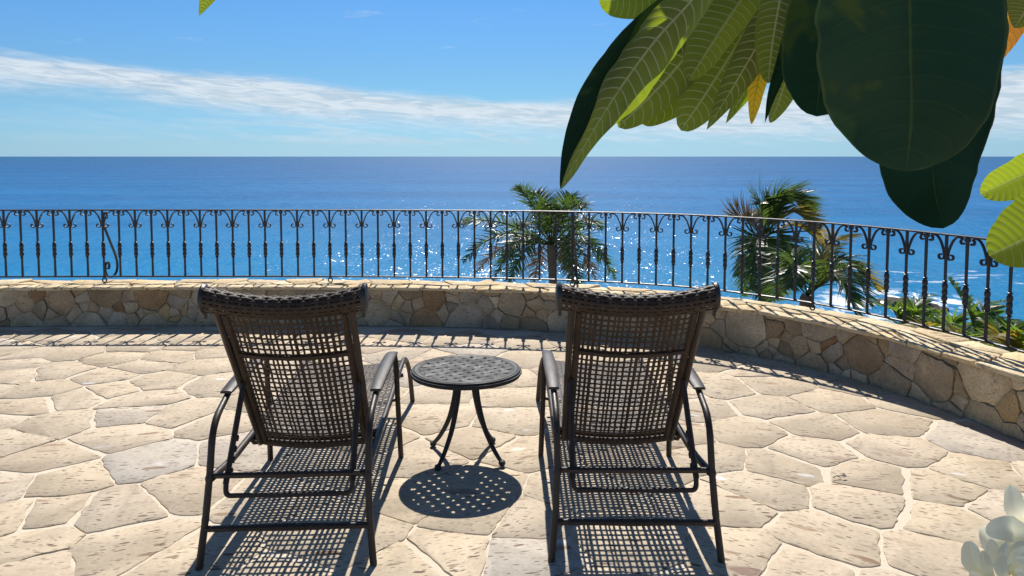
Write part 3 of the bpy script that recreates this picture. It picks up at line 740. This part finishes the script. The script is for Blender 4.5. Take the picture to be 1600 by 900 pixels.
    def SH(u, v):
        x = (u - .5) * .620; sg = .034 * (1 - (2 * u - 1) ** 2); a = rad(-120 + 340 * v); r_ = .050 * (1 - .16 * (1 - (2 * u - 1) ** 2))
        c = HC + V((x, -.010 * (1 - (2 * u - 1) ** 2), -sg)); return c + V((0, -cos(a) * r_, sin(a) * r_))
    us = positions(24, 14, .12); vs = [(.03 + .94 * p) for p in positions(13, 2, .06)]
    mb = MB(); weave(mb, SH, us, vs, [.0125] * len(us), .0142, seed=6, amp=.0026); mb.build('woven_headrest', wk, root)
    for sx in (-1, 1):
        mb = MB(); rgs = []
        for x, r_ in ((.302, .040), (.306, .056), (.316, .060), (.324, .056), (.328, .040)):
            rgs.append([HC + V((sx * x, cos(2 * pi * k / 20) * r_ * .92, sin(2 * pi * k / 20) * r_ * 1.03)) for k in range(20)])
        mb.sweep(rgs); mb.tube([HC + V((sx * .312, .0, -.055)), HC + V((sx * .312, .0, -.078))], .0075, 8); mb.build('end_cap', M['cap'], root)
    mb = MB(); mb.tube([SH(0.02, .5) * 0 + HC + V((-.305, 0, -.02)), HC + V((0, -.006, -.050)), HC + V((.305, 0, -.02))], .008, 8); mb.build('headrest_core', fr, root)
    # woven seat
    def SS(u, v):
        x = (u - .5) * .585; y = .625 + v * 1.335; z = .318 + .022 * v - .030 * (1 - (2 * u - 1) ** 2) + .016 * sin(min(1, v * 1.0) * pi)
        if v > .90: z -= (v - .90) ** 2 * 9.0; 
        if v > .97: y = .625 + .97 * 1.335 + (v - .97) * .35; z -= (v - .97) * 1.6
        return V((x, y, z))
    us = positions(21, 24, .12); vs = [(.012 + .98 * p) for p in positions(44, 12, .05)]
    mb = MB(); weave(mb, SS, us, vs, [.0145] * len(us), .0175, seed=16, v1=1.0); mb.build('woven_seat', wk, root)
    mb = MB(); P = [SS(k / 14, .995) for k in range(15)]; mb.tube(P, .013, 8); mb.build('seat_bar', wk, root)
    mb = MB(); P = [SS(k / 14, .006) for k in range(15)]; mb.tube(P, .019, 8); mb.build('seat_bar', wk, root)
    return root
ch1 = make_chaise('left woven brown chaise longue seen from behind, at the round table\'s left', 'lounge chair')
ch1['group'] = 'woven chaise longues facing the sea'
ch2 = copy_tree(ch1)
ch1.location = (-.903, 2.972, .0095); ch1.rotation_euler = (0, 0, rad(2.9))
ch2.location = (.505, 3.012, .0095); ch2.rotation_euler = (0, 0, rad(-.3))
ch2['label'] = 'right woven brown chaise longue seen from behind, nearer the curved wall'
bpy.context.view_layer.update()

# ------------------------------------------------------------------ side table
tb = empty('side_table', (-.250, 4.115, .009), rad(-3)); tag(tb, 'small round black cast metal side table with pierced basketweave top and curved legs', 'table')
TZ = .490; RT = .300; RI = .246
mb = MB(); mb.lathe([(RI, TZ - .012), (RI, TZ - .003), (RI + .004, TZ - .001), (RI + .010, TZ - .0025), (RI + .016, TZ + .001), (RI + .034, TZ), (RI + .037, TZ - .003), (RI + .040, TZ - .001), (RT - .008, TZ - .002), (RT - .004, TZ - .007), (RT - .006, TZ - .011), (RT + .002, TZ - .013), (RT + .004, TZ - .020), (RT - .004, TZ - .034), (RT - .012, TZ - .036), (RT - .016, TZ - .014)], 72, closed=True)
mb.build('table_rim', M['table'], tb)
mb = MB(); pitch = .0535; bw = .0188; nb = 5; ang = rad(34)
for d_ in (0, 1):
    for k in range(-nb, nb + 1):
        c0 = k * pitch; half = sqrt(max(0, (RI + .004) ** 2 - c0 * c0))
        if half < .02: continue
        n = int(2 * half / (pitch / 4)); rgs = []
        for q in range(n + 1):
            tt = -half + 2 * half * q / n
            ph = cos(pi * (tt / pitch + k + d_)); z = TZ - .0048 + .0019 * ph
            hw_ = bw * (1.0 - .10 * ph)
            def W(a_, b_, zz):
                x, y = (a_, b_) if d_ == 0 else (b_, -a_)
                return V((x * cos(ang) - y * sin(ang), x * sin(ang) + y * cos(ang), zz))
            rgs.append([W(tt, c0 - hw_, z - .0032), W(tt, c0 - hw_, z + .001), W(tt, c0 - hw_ * .7, z + .003), W(tt, c0 + hw_ * .7, z + .003), W(tt, c0 + hw_, z + .001), W(tt, c0 + hw_, z - .0032)])
        mb.sweep(rgs)
mb.build('pierced_top', M['table'], tb)
mb = MB(); mb.lathe([(.058, TZ - .088), (.062, TZ - .084), (.062, TZ - .030), (.050, TZ - .016)], 28); mb.build('hub', M['table'], tb)
for k in range(4):
    a = rad(55 + 90 * k + 3); dr = V((cos(a), sin(a), 0))
    P = catmull([dr * .060 + V((0, 0, TZ - .030)), dr * .068 + V((0, 0, TZ - .10)), dr * .085 + V((0, 0, .30)), dr * .125 + V((0, 0, .18)), dr * .180 + V((0, 0, .085)), dr * .222 + V((0, 0, .034)), dr * .240 + V((0, 0, .020))], 4)
    lm = MB(); lm.tube(P, lambda u: .0185 - .009 * u, 8, flat=1.15); lg = lm.build('leg', M['table'], tb)
    fm = MB(); fm.lathe([(.006, 0), (.015, .003), (.0195, .014), (.0165, .026), (.008, .031)], 14, dr * .240); fm.build('foot', M['table'], lg)

# ------------------------------------------------------------------ leaves and flowers close to the camera
def leaf(name, mat, parent, pts, width, roll=0.0, fold=.25, prof='round', nu=22, nv=8, curl=0.0, wave=.0, origin=None, thick=.0007, under=False, rag=.13, twist=.12):
    """pts: 3D spine points base->tip; width metres; roll turns the blade about its midrib (0 = faces the camera)"""
    P = catmull(pts, 8); L = [0]
    for a, b_ in zip(P, P[1:]): L.append(L[-1] + (b_ - a).length)
    def sp_(u):
        s = u * L[-1]
        for k in range(len(L) - 1):
            if L[k + 1] >= s: break
        f = (s - L[k]) / max(1e-9, L[k + 1] - L[k]); return P[k].lerp(P[k + 1], f), (P[min(k + 2, len(P) - 1)] - P[max(k - 1, 0)]).normalized()
    mb = MB(); sk = pts[0].x * 31 + pts[-1].z * 17; sd0 = abs(hash((round(pts[0].x, 3), round(pts[0].y, 3)))) % 97
    for lay_ in (0, 1):
        base = len(mb.v)
        for i in range(nu + 1):
            u = i / nu; u = u + .16 * sin(pi * u) ** 2 * u * (1 - u) * 2 if prof == 'point' else 1 - (1 - u) ** 1.35; p, tg = sp_(u); toc = (CAM - p).normalized()
            side = tg.cross(toc).normalized(); nn = side.cross(tg).normalized()
            ro = roll + twist * sin(u * 5.2 + .4) * (1 - .4 * u); side, nn = side * cos(ro) + nn * sin(ro), nn * cos(ro) - side * sin(ro)
            if prof == 'round': wdt = (max(0, sin(pi * min(1, u ** .62 * 1.0))) ** .62) if u < .999 else 0
            elif prof == 'point': wdt = max(0, sin(pi * u ** .9)) ** .8 * (1 - .25 * u)
            elif prof == 'petal': wdt = (.12 + .88 * min(1, u / .62) ** 1.1) * sqrt(max(0, 1 - max(0, (u - .58) / .42) ** 1.8))
            else: wdt = sqrt(max(0, 1 - max(0, (u - .55) / .45) ** 2.6)) * min(1, .45 + u * 1.2)
            wd_ = wdt
            for j in range(nv + 1):
                v = -1 + 2 * j / nv; a = abs(v); wdt = wd_ * (1 + rag * noise.noise(V((u * 4.5, (1 if v > 0 else -1) * 3.3, sk))) * a + rag * .4 * noise.noise(V((u * 19, (1 if v > 0 else -1) * 5.3, sk))) * a)
                off = side * (v * wdt * width / 2 * cos(fold * a)) + nn * (a * wdt * width / 2 * sin(fold)) - nn * (curl * width * v * v * wdt)
                off += nn * (wave * width * sin(u * 17 + v * 2.0 + pts[0].x * 7) * a * a * wdt)
                mb.v.append(p + off - nn * (thick * lay_)); mb.uv[len(mb.v) - 1] = (u, j / nv)
        for i in range(nu):
            for j in range(nv):
                a0 = base + i * (nv + 1) + j; f = (a0, a0 + 1, a0 + nv + 2, a0 + nv + 1)
                mb.f.append(f[::-1] if (lay_ == 1 or under) else f)
        if thick == 0: break
    o = mb.build(name, mat, parent, True, loc=P[0], fix=False)
    if parent is not None: o.location = P[0] - (origin if origin is not None else parent.matrix_world.translation)
    return o
TREE0 = V((2.3, .25, 0))
tree = empty('frangipani_tree', TREE0); tag(tree, 'frangipani tree hanging large glossy leaves over the upper right of the view', 'tree')
bpy.context.view_layer.update()
def TL(lst): return [at(x, y, d_) for x, y, d_ in lst]
def lf(mat, lst, width, **kw): return leaf('leaf', M[mat], tree, TL(lst), width, origin=TREE0, thick=0, **kw)
# the two dark leaves nearest the camera and their neighbours
lf('leafdark', [(1418, -260, .60), (1420, -120, .60), (1422, 60, .60), (1424, 180, .605), (1416, 268, .61)], .124, fold=-.30, roll=.16, prof='blunt', nv=16, nu=44, curl=.06, wave=.022, rag=.10)
lf('leafdark', [(1525, -160, .80), (1498, 0, .80), (1470, 150, .79), (1458, 270, .78), (1474, 357, .77)], .104, fold=.50, roll=-.10, prof='blunt', wave=.03, nv=16, nu=44, rag=.12)
lf('leafdark', [(1330, -160, .95), (1305, -40, .95), (1285, 90, .94), (1276, 182, .93)], .092, fold=.15, roll=.2, prof='blunt', nv=12, nu=28)
U = dict(under=True, nv=10, nu=28)
lf('leaf', [(1250, -160, 1.15), (1226, -40, 1.14), (1208, 60, 1.12), (1200, 130, 1.10)], .056, fold=.2, roll=.35, prof='blunt', **U)
lf('leaf', [(1250, -20, 1.16), (1240, 80, 1.15), (1220, 150, 1.14), (1203, 192, 1.13)], .060, fold=.3, roll=.2, **U)
lf('leafdark', [(1240, -10, 1.10), (1218, 90, 1.08), (1202, 150, 1.08), (1195, 192, 1.08)], .034, fold=.9, roll=.5, prof='point')
lf('leafyellow', [(1215, -30, 1.30), (1198, 60, 1.28), (1182, 140, 1.27), (1174, 194, 1.26)], .042, fold=.15, **U)
lf('leaf', [(1275, -150, 1.30), (1215, 10, 1.27), (1155, 120, 1.26), (1104, 203, 1.25)], .076, fold=.2, prof='point', **U)
lf('leaf', [(1245, -70, 1.42), (1205, 50, 1.40), (1165, 140, 1.38), (1134, 193, 1.37)], .062, fold=.25, prof='point', **U)
lf('leaf', [(1250, -140, 1.36), (1185, 10, 1.33), (1120, 120, 1.31), (1064, 204, 1.30)], .082, fold=.2, prof='blunt', **U)
lf('leaf', [(1235, -110, 1.46), (1150, 45, 1.42), (1070, 140, 1.40), (1003, 194, 1.38)], .078, fold=.22, prof='blunt', **U)
lf('leaf', [(1245, -160, 1.38), (1140, 0, 1.34), (1045, 120, 1.30), (966, 199, 1.28)], .082, fold=.25, prof='blunt', **U)
lf('leaf', [(1220, -140, 1.52), (1120, 30, 1.50), (1035, 125, 1.48), (948, 187, 1.46)], .075, fold=.2, prof='blunt', **U)
lf('leaf', [(1235, -150, 1.20), (1175, -30, 1.17), (1118, 60, 1.15), (1076, 126, 1.14)], .078, fold=.5, roll=-.3, prof='blunt', **U)
lf('leaf', [(1200, -170, 1.32), (1145, -80, 1.30), (1090, 0, 1.28), (1043, 80, 1.26)], .120, fold=.15, roll=-.1, prof='blunt', **U)
lf('leaf', [(1150, -140, 1.55), (1080, -70, 1.52), (1010, -15, 1.50), (936, 4, 1.48)], .105, fold=.12, prof='blunt', **U)
# the long rolled leaf at the left of the cluster: pale underside strip and dark folded half
lf('leaf', [(1160, -110, 1.02), (1085, -5, 1.00), (1025, 62, .98), (968, 140, .97), (915, 225, .96), (876, 297, .955)], .066, fold=.30, roll=-.30, prof='point', under=True, nv=14, nu=48, wave=.12, twist=.55, rag=.25, curl=.25)
lf('leafdark', [(1090, -30, 1.035), (1030, 30, 1.02), (975, 95, 1.005), (930, 155, .995), (895, 226, .98), (875, 296, .965)], .058, fold=.35, roll=-.2, prof='point', nv=12, nu=34)
lf('leaforange', [(1625, -110, 1.0), (1600, -40, 1.0), (1580, 30, 1.0), (1562, 97, 1.0)], .055, fold=.2, prof='point')
lf('leaf', [(1680, -90, .95), (1640, -40, .95), (1610, 5, .95), (1585, 44, .95)], .06, fold=.2, under=True)
lf('leaf', [(1760, 190, 1.15), (1690, 228, 1.13), (1610, 268, 1.12), (1532, 304, 1.11)], .056, fold=.35, roll=.2, prof='blunt', **U)
lf('leaf', [(1810, 240, 1.0), (1730, 295, .98), (1640, 355, .96), (1546, 400, .95)], .080, fold=.2, roll=-.25, prof='blunt', **U)
lf('leaf', [(350, -110, 1.30), (340, -60, 1.28), (328, -15, 1.27), (311, 25, 1.26)], .044, fold=.3, prof='point', under=True)
# canopy above the frame, on the sun's side: it shades most of the leaves in view
rk = random.Random(12)
targets = [(1400, 0, .60), (1430, 150, .60), (1480, 60, .79), (1490, 220, .78), (1300, 60, .93), (1410, 240, .60), (1460, 320, .77), (1215, 40, 1.1), (1150, 60, 1.27), (1100, 110, 1.3), (1060, 60, 1.3), (1130, 150, 1.27), (1000, 60, .98), (960, 150, .97), (1180, 0, 1.2), (1080, 20, 1.2), (1520, 0, .8), (1350, -60, .7), (1330, 120, .8), (1165, 110, 1.3), (1090, 160, 1.3), (1200, 120, 1.2), (1120, 60, 1.3), (1060, 100, 1.4)]
for k, (x, y, d_) in enumerate(targets):
    for rep in range(2):
        p0 = at(x, y, d_) + SUND * (.42 + .22 * rep + rk.uniform(0, .25)) + V((rk.uniform(-.05, .05), rk.uniform(-.03, .03), 0))
        q = proj(p0)
        if q and q[1] > -40: p0 = p0 + SUND * .35
        az = rk.uniform(0, 2 * pi); dr = V((cos(az), sin(az), -.35)).normalized(); Lf = rk.uniform(.24, .34)
        leaf('leaf', M['leaf'], tree, [p0 - dr * Lf * .5, p0 - dr * Lf * .17 + V((0, 0, .02)), p0 + dr * Lf * .17 + V((0, 0, .015)), p0 + dr * Lf * .5], rk.uniform(.085, .115), roll=rk.uniform(.9, 1.5), fold=.2, origin=TREE0, thick=0, nu=12, nv=4)
def limb(name, pts, r0, r1, parent=tree, mat='branch', org=TREE0):
    mb = MB(); P = catmull(pts, 5); mb.tube([p - org for p in P], lambda u: r0 + (r1 - r0) * u, 10); return mb.build(name, M[mat], parent)
tip = at(1225, -150, 1.25)
limb('trunk', [TREE0, TREE0 + V((-.05, .05, .7)), TREE0 + V((.02, .1, 1.5)), TREE0 + V((-.15, .2, 2.3))], .085, .06)
limb('branch', [TREE0 + V((-.15, .2, 2.3)), V((1.7, .75, 2.75)), V((1.1, 1.1, 2.75)), tip + V((.05, .03, .12)), tip], .05, .016)
limb('branch', [TREE0 + V((-.15, .2, 2.25)), V((1.5, .45, 2.6)), V((.85, .55, 2.55)), at(1420, -290, .62)], .045, .014)
limb('branch', [V((1.1, 1.1, 2.75)), V((.3, 1.35, 2.95)), V((-.3, 1.35, 2.6)), at(352, -112, 1.30)], .022, .010)
limb('branch', [TREE0 + V((.0, .1, 1.4)), V((1.95, .75, 1.75)), V((1.35, 1.0, 1.85)), at(1775, 215, 1.1)], .03, .012)
# white flowers at the lower right, on a low branch
FC = V((0, 0, 0))
def flower(petals, base):
    f = empty('flower'); f.parent = tree; f.location = base - TREE0
    mb = MB(); mb.tube([V((0, 0, 0)), V((.005, .0, -.035)), V((.02, 0, -.06))], [.006, .003, .003], 8); mb.build('stem', M['stem'], f)
    for lst, wd, rl, fo in petals:
        o = leaf('petal', M['petal'], f, [base] + TL(lst), wd, roll=rl, fold=fo, prof='petal', nu=16, nv=8, curl=.10, origin=base, thick=0)
flower([([(1600, 828, .97), (1588, 800, .985), (1579, 757, .995)], .021, .15, .30), ([(1618, 845, .97), (1630, 830, .97), (1650, 815, .98)], .020, .1, .3)], at(1606, 850, .965))
flower([([(1590, 838, .925), (1566, 828, .915), (1540, 832, .92)], .027, -.15, .35), ([(1575, 872, .935), (1552, 852, .94), (1534, 822, .955)], .022, .3, .3),
        ([(1566, 898, .91), (1552, 868, .905), (1549, 842, .905)], .015, -.3, .4), ([(1566, 898, .90), (1568, 868, .895), (1574, 846, .90)], .013, .9, .5), ([(1585, 880, .905), (1592, 862, .90), (1602, 846, .905)], .016, .3, .4)], at(1570, 905, .905))
flower([([(1540, 905, .90), (1522, 880, .90), (1513, 845, .905)], .0215, .15, .55), ([(1550, 905, .895), (1541, 885, .89), (1536, 860, .895)], .0135, -.5, .5), ([(1545, 915, .90), (1530, 905, .89), (1515, 893, .885)], .016, .4, .5)], at(1558, 925, .895))
flower([([(1585, 892, .865), (1590, 872, .862), (1606, 858, .87)], .021, -.5, .6), ([(1612, 880, .86), (1600, 875, .85), (1586, 873, .85)], .010, .2, .4), ([(1625, 905, .86), (1605, 896, .85), (1584, 893, .85)], .013, .2, .4), ([(1575, 905, .86), (1568, 892, .86), (1572, 868, .87)], .016, .4, .6)], at(1600, 915, .865))
limb('branch', [TREE0 + V((-.02, .08, .7)), V((1.85, .5, .95)), V((1.3, .75, .95)), at(1660, 985, .93), at(1612, 935, .93)], .028, .008)

tw = onplane(1309, 746, .013); mb = MB()
for P_ in ([(-.030, -.014, .004), (-.006, .000, .009), (.022, .010, .005)], [(-.006, .000, .009), (.010, -.012, .004)]):
    mb.tube([V(p) for p in P_], .0022, 5)
mb.v += [V((.012, -.002, .012)), V((.038, .010, .016)), V((.046, -.006, .008)), V((.024, -.016, .006))]; k_ = len(mb.v); mb.f.append((k_ - 4, k_ - 3, k_ - 2, k_ - 1))
o = mb.build('dry_twig', M['bark'], fix=False); o.location = tw; tag(o, 'tiny dry brown twig lying on the flagstones right of the chaises', 'twig')

# ------------------------------------------------------------------ hillside beyond the wall
def hillz(x, y):
    # local drop from the terrace foot to the sea; a spur runs out at the right
    best = min((q - V((x, y, 0))).length for q in FRONT[0][::6]); d_ = max(0, best - .3)
    z = -1.5 - d_ * .60
    a = math.degrees(atan2(x, y)); spur = math.exp(-((a - 41) / 13.5) ** 2)
    z2 = -2.6 - d_ * .178; z = z + (z2 - z) * min(1, spur * 1.05)
    z += 1.1 * noise.noise(V((x * .07, y * .07, 0))) * min(1, d_ / 8) + .4 * noise.noise(V((x * .3, y * .3, 3))) * min(1, d_ / 8)
    return max(z, SEA - 3)
mb = MB(); nA, nR = 64, 44; A0, A1 = -75, 100
for i in range(nA + 1):
    a = rad(A0 + (A1 - A0) * i / nA)
    for k in range(nR + 1):
        # start just behind the wall's back face
        dirv = V((sin(a), cos(a), 0)); r0 = 7.9
        for rr_ in [q * .25 for q in range(8, 60)]:
            p = dirv * rr_
            if p.y > 0 and inside(p.x, p.y) > 0: r0 = rr_ + .62 / max(.45, cos(a)); break
        if a > rad(58) or a < rad(-50): r0 = max(r0, 9.0)
        r_ = r0 + (k / nR) ** 2.1 * 175; p = dirv * r_
        mb.v.append(V((p.x, p.y, hillz(p.x, p.y) if k else -1.5)))
for i in range(nA):
    for k in range(nR): a0 = i * (nR + 1) + k; mb.f.append((a0, a0 + nR + 1, a0 + nR + 2, a0 + 1))
tag(mb.build('hillside', M['earth']), kind='structure')

# ------------------------------------------------------------------ palms
def frond(parent, org, pts, leaflen, n=34, mat='frond', droop=.5, wind=V((0, 0, 0)), wid=.045, seed=0, name='frond', vee=.5, start=.12, plume=0.0):
    rk = random.Random(seed); P = catmull(pts, 8); mb = MB(); N = len(P)
    Lf = sum((b_ - a).length for a, b_ in zip(P, P[1:]))
    mb.tube(P, lambda u: .022 * Lf / 2 * (1 - .85 * u) + .003, 5)
    for vi in range(len(mb.v)): mb.uv[vi] = (.3, .5)
    for i in range(n):
        u = start + (1 - start) * (i + .5) / n; k = min(N - 2, int(u * (N - 1))); f = u * (N - 1) - k; p = P[k].lerp(P[k + 1], f); tg = (P[k + 1] - P[k]).normalized()
        up = V((0, 0, 1)); side = tg.cross(up); side = side.normalized() if side.length > .1 else V((1, 0, 0)); nn = side.cross(tg).normalized()
        ll = leaflen * (sin(pi * min(1, (u * .85 + .12))) ** .7) * rk.uniform(.8, 1.1)
        for sg in (-1, 1):
            if rk.random() < .05: continue
            dr = (side * sg * rk.uniform(.75, 1.0) + tg * rk.uniform(.55, .95) + nn * (vee * rk.uniform(.2, 1) + plume * rk.uniform(-1, 1)) + wind * rk.uniform(.5, 1.2)).normalized()
            b = len(mb.v); q = p.copy(); wv_ = tg * wid * .5 + nn * rk.uniform(-.3, .3) * wid * .5; seg = 4
            for s_ in range(seg + 1):
                wn_ = (1 - (s_ / seg) ** 1.6) * (.55 if s_ == 0 else 1)
                mb.v += [q + wv_ * wn_, q - wv_ * wn_]; mb.uv[len(mb.v) - 2] = (s_ / seg * .9, 0); mb.uv[len(mb.v) - 1] = (s_ / seg * .9, 1)
                q = q + dr * ll / seg; dr = (dr + V((0, 0, -droop * rk.uniform(.25, .5))) + wind * .25).normalized()
            for s_ in range(seg): mb.f.append((b + 2 * s_, b + 2 * s_ + 1, b + 2 * s_ + 3, b + 2 * s_ + 2))
    mb.v = [v - org for v in mb.v]
    return mb.build(name, M[mat], parent, smooth=False, fix=False)
def palm(label, name, cpx, dist_, fr_list, trunk_r, leaflen, group=None, **kw):
    C_ = at(*cpx, dist_); gz = hillz(C_.x, C_.y); org = V((C_.x + .2, C_.y, gz - .3)); root = empty(name, org); tag(root, label, 'palm tree', group)
    mb = MB(); P = catmull([org, org.lerp(C_, .4) + V((.12, 0, 0)), C_ - V((0, 0, .35)), C_], 8)
    mb.tube([p - org for p in P], [trunk_r * (1.25 - .35 * k / (len(P) - 1)) * (1 + .05 * (k % 2)) for k in range(len(P))], 12); mb.build('trunk', M['bark'], root)
    for k, (x, y, dd, lift, mt) in enumerate(fr_list):
        T_ = at(x, y, dist_ + dd); md = C_.lerp(T_, .45) + V((0, 0, lift)); m2 = C_.lerp(T_, .78) + V((0, 0, lift * .75))
        frond(root, org, [C_, md, m2, T_], leaflen, mat=mt, seed=k * 13 + int(cpx[0]), **kw)
    return root
palm('short feathery palm behind the railing, left of the right-hand chaise', 'feather_palm', (862, 382), 14.0,
     [(810, 291, -.3, .10, 'frond'), (836, 300, .5, .14, 'frond'), (892, 306, .2, .12, 'frond'), (912, 322, -.5, .25, 'frond'), (722, 346, .2, .16, 'frond'), (724, 408, -.4, .34, 'frond'), (745, 425, .8, .30, 'frondd'), (940, 356, .3, .26, 'frond'), (950, 412, -.3, .34, 'frond'), (930, 436, .8, .35, 'frondd'), (795, 440, -.9, .30, 'frond'), (905, 446, -.9, .32, 'frond'), (860, 318, -1.0, .2, 'frond'), (834, 440, .9, .30, 'frondd'), (890, 440, .7, .30, 'frondd'), (770, 438, .3, .35, 'frond'), (962, 436, .5, .35, 'frond'), (840, 330, 1.0, .2, 'frond'), (905, 360, 1.0, .3, 'frond'), (800, 365, 1.1, .3, 'frond'), (785, 410, -1.0, .3, 'frond'), (885, 410, 1.1, .3, 'frond'), (878, 330, -.8, .2, 'frond')],
     .070, .42, droop=.30, n=70, wid=.032, vee=.30, plume=.75)
palm('tall wind-swept coconut palm behind the railing near the right of the wall', 'coconut_palm', (1192, 372), 17.0,
     [(1205, 312, .3, .22, 'frond'), (1228, 312, -.4, .42, 'frond'), (1252, 330, .5, .52, 'frond'), (1262, 336, -.2, .62, 'frond'), (1188, 318, -.6, .25, 'frond'), (1150, 430, -.4, .40, 'frond'), (1160, 462, .7, .45, 'frond'), (1188, 470, -.8, .45, 'frond'), (1268, 360, -.5, .45, 'frondy'), (1215, 468, 1.0, .50, 'frond'), (1238, 440, -.9, .50, 'frond'), (1148, 340, .3, .10, 'frondd'), (1172, 452, -1.3, .40, 'frond'), (1282, 385, .4, .35, 'frondy')],
     .12, .72, droop=.22, n=62, wid=.050, wind=V((.62, 0, .16)), vee=.30)
palm('lower palm with yellow-tipped fronds behind the railing, right of the coconut palm', 'coconut_palm', (1262, 462), 13.5,
     [(1312, 375, .4, .30, 'frondy'), (1345, 430, .3, .40, 'frond'), (1360, 478, -.4, .52, 'frond'), (1330, 470, -.9, .40, 'frond'), (1372, 455, .6, .45, 'frondy'), (1225, 415, .2, .35, 'frond'), (1235, 450, -.8, .40, 'frond'), (1290, 430, .8, .50, 'frond'), (1208, 470, .4, .30, 'frond'), (1340, 500, .3, .45, 'frond')],
     .11, .55, droop=.42, n=52, wid=.042, wind=V((.30, 0, .05)), vee=.35)
# fan palms and low broad leaves beyond the wall
def fan(parent, org, c, dr, size, seed, mat='fan'):
    rk = random.Random(seed); mb = MB(); dr = dr.normalized(); side = dr.cross(V((0, 1, .3))).normalized(); nn = side.cross(dr)
    n = 24
    for k in range(n):
        a = rad(-105 + 210 * k / (n - 1) + rk.uniform(-4, 4)); d2 = dr * cos(a) + side * sin(a); ll = size * rk.uniform(.82, 1.05) * (1 - .18 * abs(a) / 1.9)
        sw = d2.cross(nn).normalized() * size * .050; b = len(mb.v); q = c.copy(); d3 = d2 + nn * .1
        for s_ in range(5):
            wn_ = (.25, .9, 1.0, .62, .02)[s_]
            mb.v += [q + sw * wn_, q - sw * wn_]; mb.uv[len(mb.v) - 2] = (s_ / 4 * .85, 0); mb.uv[len(mb.v) - 1] = (s_ / 4 * .85, 1)
            q = q + d3.normalized() * ll / 4; d3 = d3 + V((0, 0, -.10 - .12 * rk.random()))
        for s_ in range(4): mb.f.append((b + 2 * s_, b + 2 * s_ + 1, b + 2 * s_ + 3, b + 2 * s_ + 2))
    mb.v = [v - org for v in mb.v]; o = mb.build('leaf', M[mat], parent, smooth=False, fix=False)
    sm = MB(); base = org + V((0, 0, .15)); sm.tube([p - org for p in catmull([base, base.lerp(c, .6) + V((0, 0, .12)), c], 4)], .012, 5); st = sm.build('stem', M['stem'], parent); return o
FP = [('bushy fan palm below the wall, leftmost of the low plants by the surf', (1422, 500), 15, 9, .62), ('dense fan palm below the wall behind the railing, second of the low plants', (1478, 514), 13, 9, .56),
      ('broad-leaved palm below the wall, third of the low plants from the surf', (1532, 508), 12, 10, .52), ('low palm at the right edge beyond the railing, last of the row', (1588, 528), 11, 9, .50)]
for k, (lb, (x, y), dd, n, sz) in enumerate(FP):
    c = at(x, y, dd); org = V((c.x, c.y, hillz(c.x, c.y) - .1)); root = empty('fan_palm', org); tag(root, lb, 'palm plant', 'low palms beyond the wall'); rk = random.Random(k + 30)
    mb = MB(); mb.tube([V((0, 0, 0)), V((.03, 0, (c.z - org.z) * .5)), V((0, 0, c.z - org.z - .1))], [.10, .08, .06], 8); mb.build('trunk', M['bark'], root)
    for q in range(n + 4):
        a = 2 * pi * q / (n + 4) + rk.uniform(-.35, .35); el = rk.uniform(.15, 1.15); L_ = sz * rk.uniform(1.3, 1.9)
        dv = V((cos(a) * cos(el) + .25, sin(a) * cos(el) * .8, sin(el))).normalized(); cc_ = c - V((0, 0, sz * .45))
        m1 = cc_ + dv * L_ * .5; e1_ = m1 + (dv + V((.25, 0, -.75))).normalized() * L_ * .45
        frond(root, org, [cc_, cc_ + dv * L_ * .25, m1, e1_], sz * .62, n=20, mat=('fan' if q % 7 else 'frondy'), droop=.35, wind=V((.30, 0, .05)), wid=.075, seed=k * 50 + q, name='leaf', vee=.25, start=.15)
# undergrowth on the spur: one mass of small leaves
rk = random.Random(77); mb = MB(); cnt = 0
while cnt < 15000:
    a = rad(rk.uniform(24, 60)); r_ = 9 + 100 * rk.random() ** 1.5; x, y = sin(a) * r_, cos(a) * r_
    if noise.noise(V((x * .22, y * .22, 7))) < -.1: continue
    z = hillz(x, y)
    if z < SEA + .6: cnt += 1; continue
    h_ = (.35 + .7 * max(0, noise.noise(V((x * .3, y * .3, 1))) + .3)) * min(1.6, r_ / 14); zz = z + rk.random() * h_ * 1.4; s_ = .05 + .0055 * r_
    d1 = V((rk.uniform(-1, 1), rk.uniform(-1, 1), rk.uniform(-.2, 1))).normalized(); d2 = d1.cross(V((rk.uniform(-1, 1), rk.uniform(-1, 1), rk.uniform(-1, 1)))).normalized() * .35
    p = V((x, y, zz)); b = len(mb.v); mb.v += [p - d1 * s_, p + d2 * s_, p + d1 * s_, p - d2 * s_]; mb.f.append((b, b + 1, b + 2, b + 3))
    for q in range(4): mb.uv[b + q] = (.2, .5)
    cnt += 1
tag(mb.build('undergrowth', M['fan'], smooth=False, fix=False), 'mixed green undergrowth covering the slope beyond the wall', 'undergrowth', kind='stuff')
# rocks in the surf
def rock(px, py, size, label, k):
    p = onplane(px, py, SEA); rk = random.Random(k); import bmesh
    bm = bmesh.new(); bmesh.ops.create_icosphere(bm, subdivisions=3, radius=1)
    for v in bm.verts:
        f = 1 + .35 * noise.noise(v.co * 1.4 + V((k * 5, 0, 0))) + .15 * noise.noise(v.co * 4 + V((0, k * 3, 0))); v.co = V((v.co.x * size * 1.5 * f, v.co.y * size * 1.2 * f, v.co.z * size * .55 * f * (1 + .5 * noise.noise(v.co * 2.3))))
    me = bpy.data.meshes.new('shore_rock'); bm.to_mesh(me); bm.free(); me.materials.append(M['rock'])
    o = bpy.data.objects.new('shore_rock', me); col.objects.link(o); o.location = p; tag(o, label, 'rock', 'rocks in the surf')
rock(1404, 475, 2.0, 'brown rock in the white surf, left of the low plants', 1)
rock(1446, 486, 2.4, 'larger brown rock at the shore behind the low plants', 2)
rock(1380, 474, 1.4, 'small rock at the left end of the surf', 3)
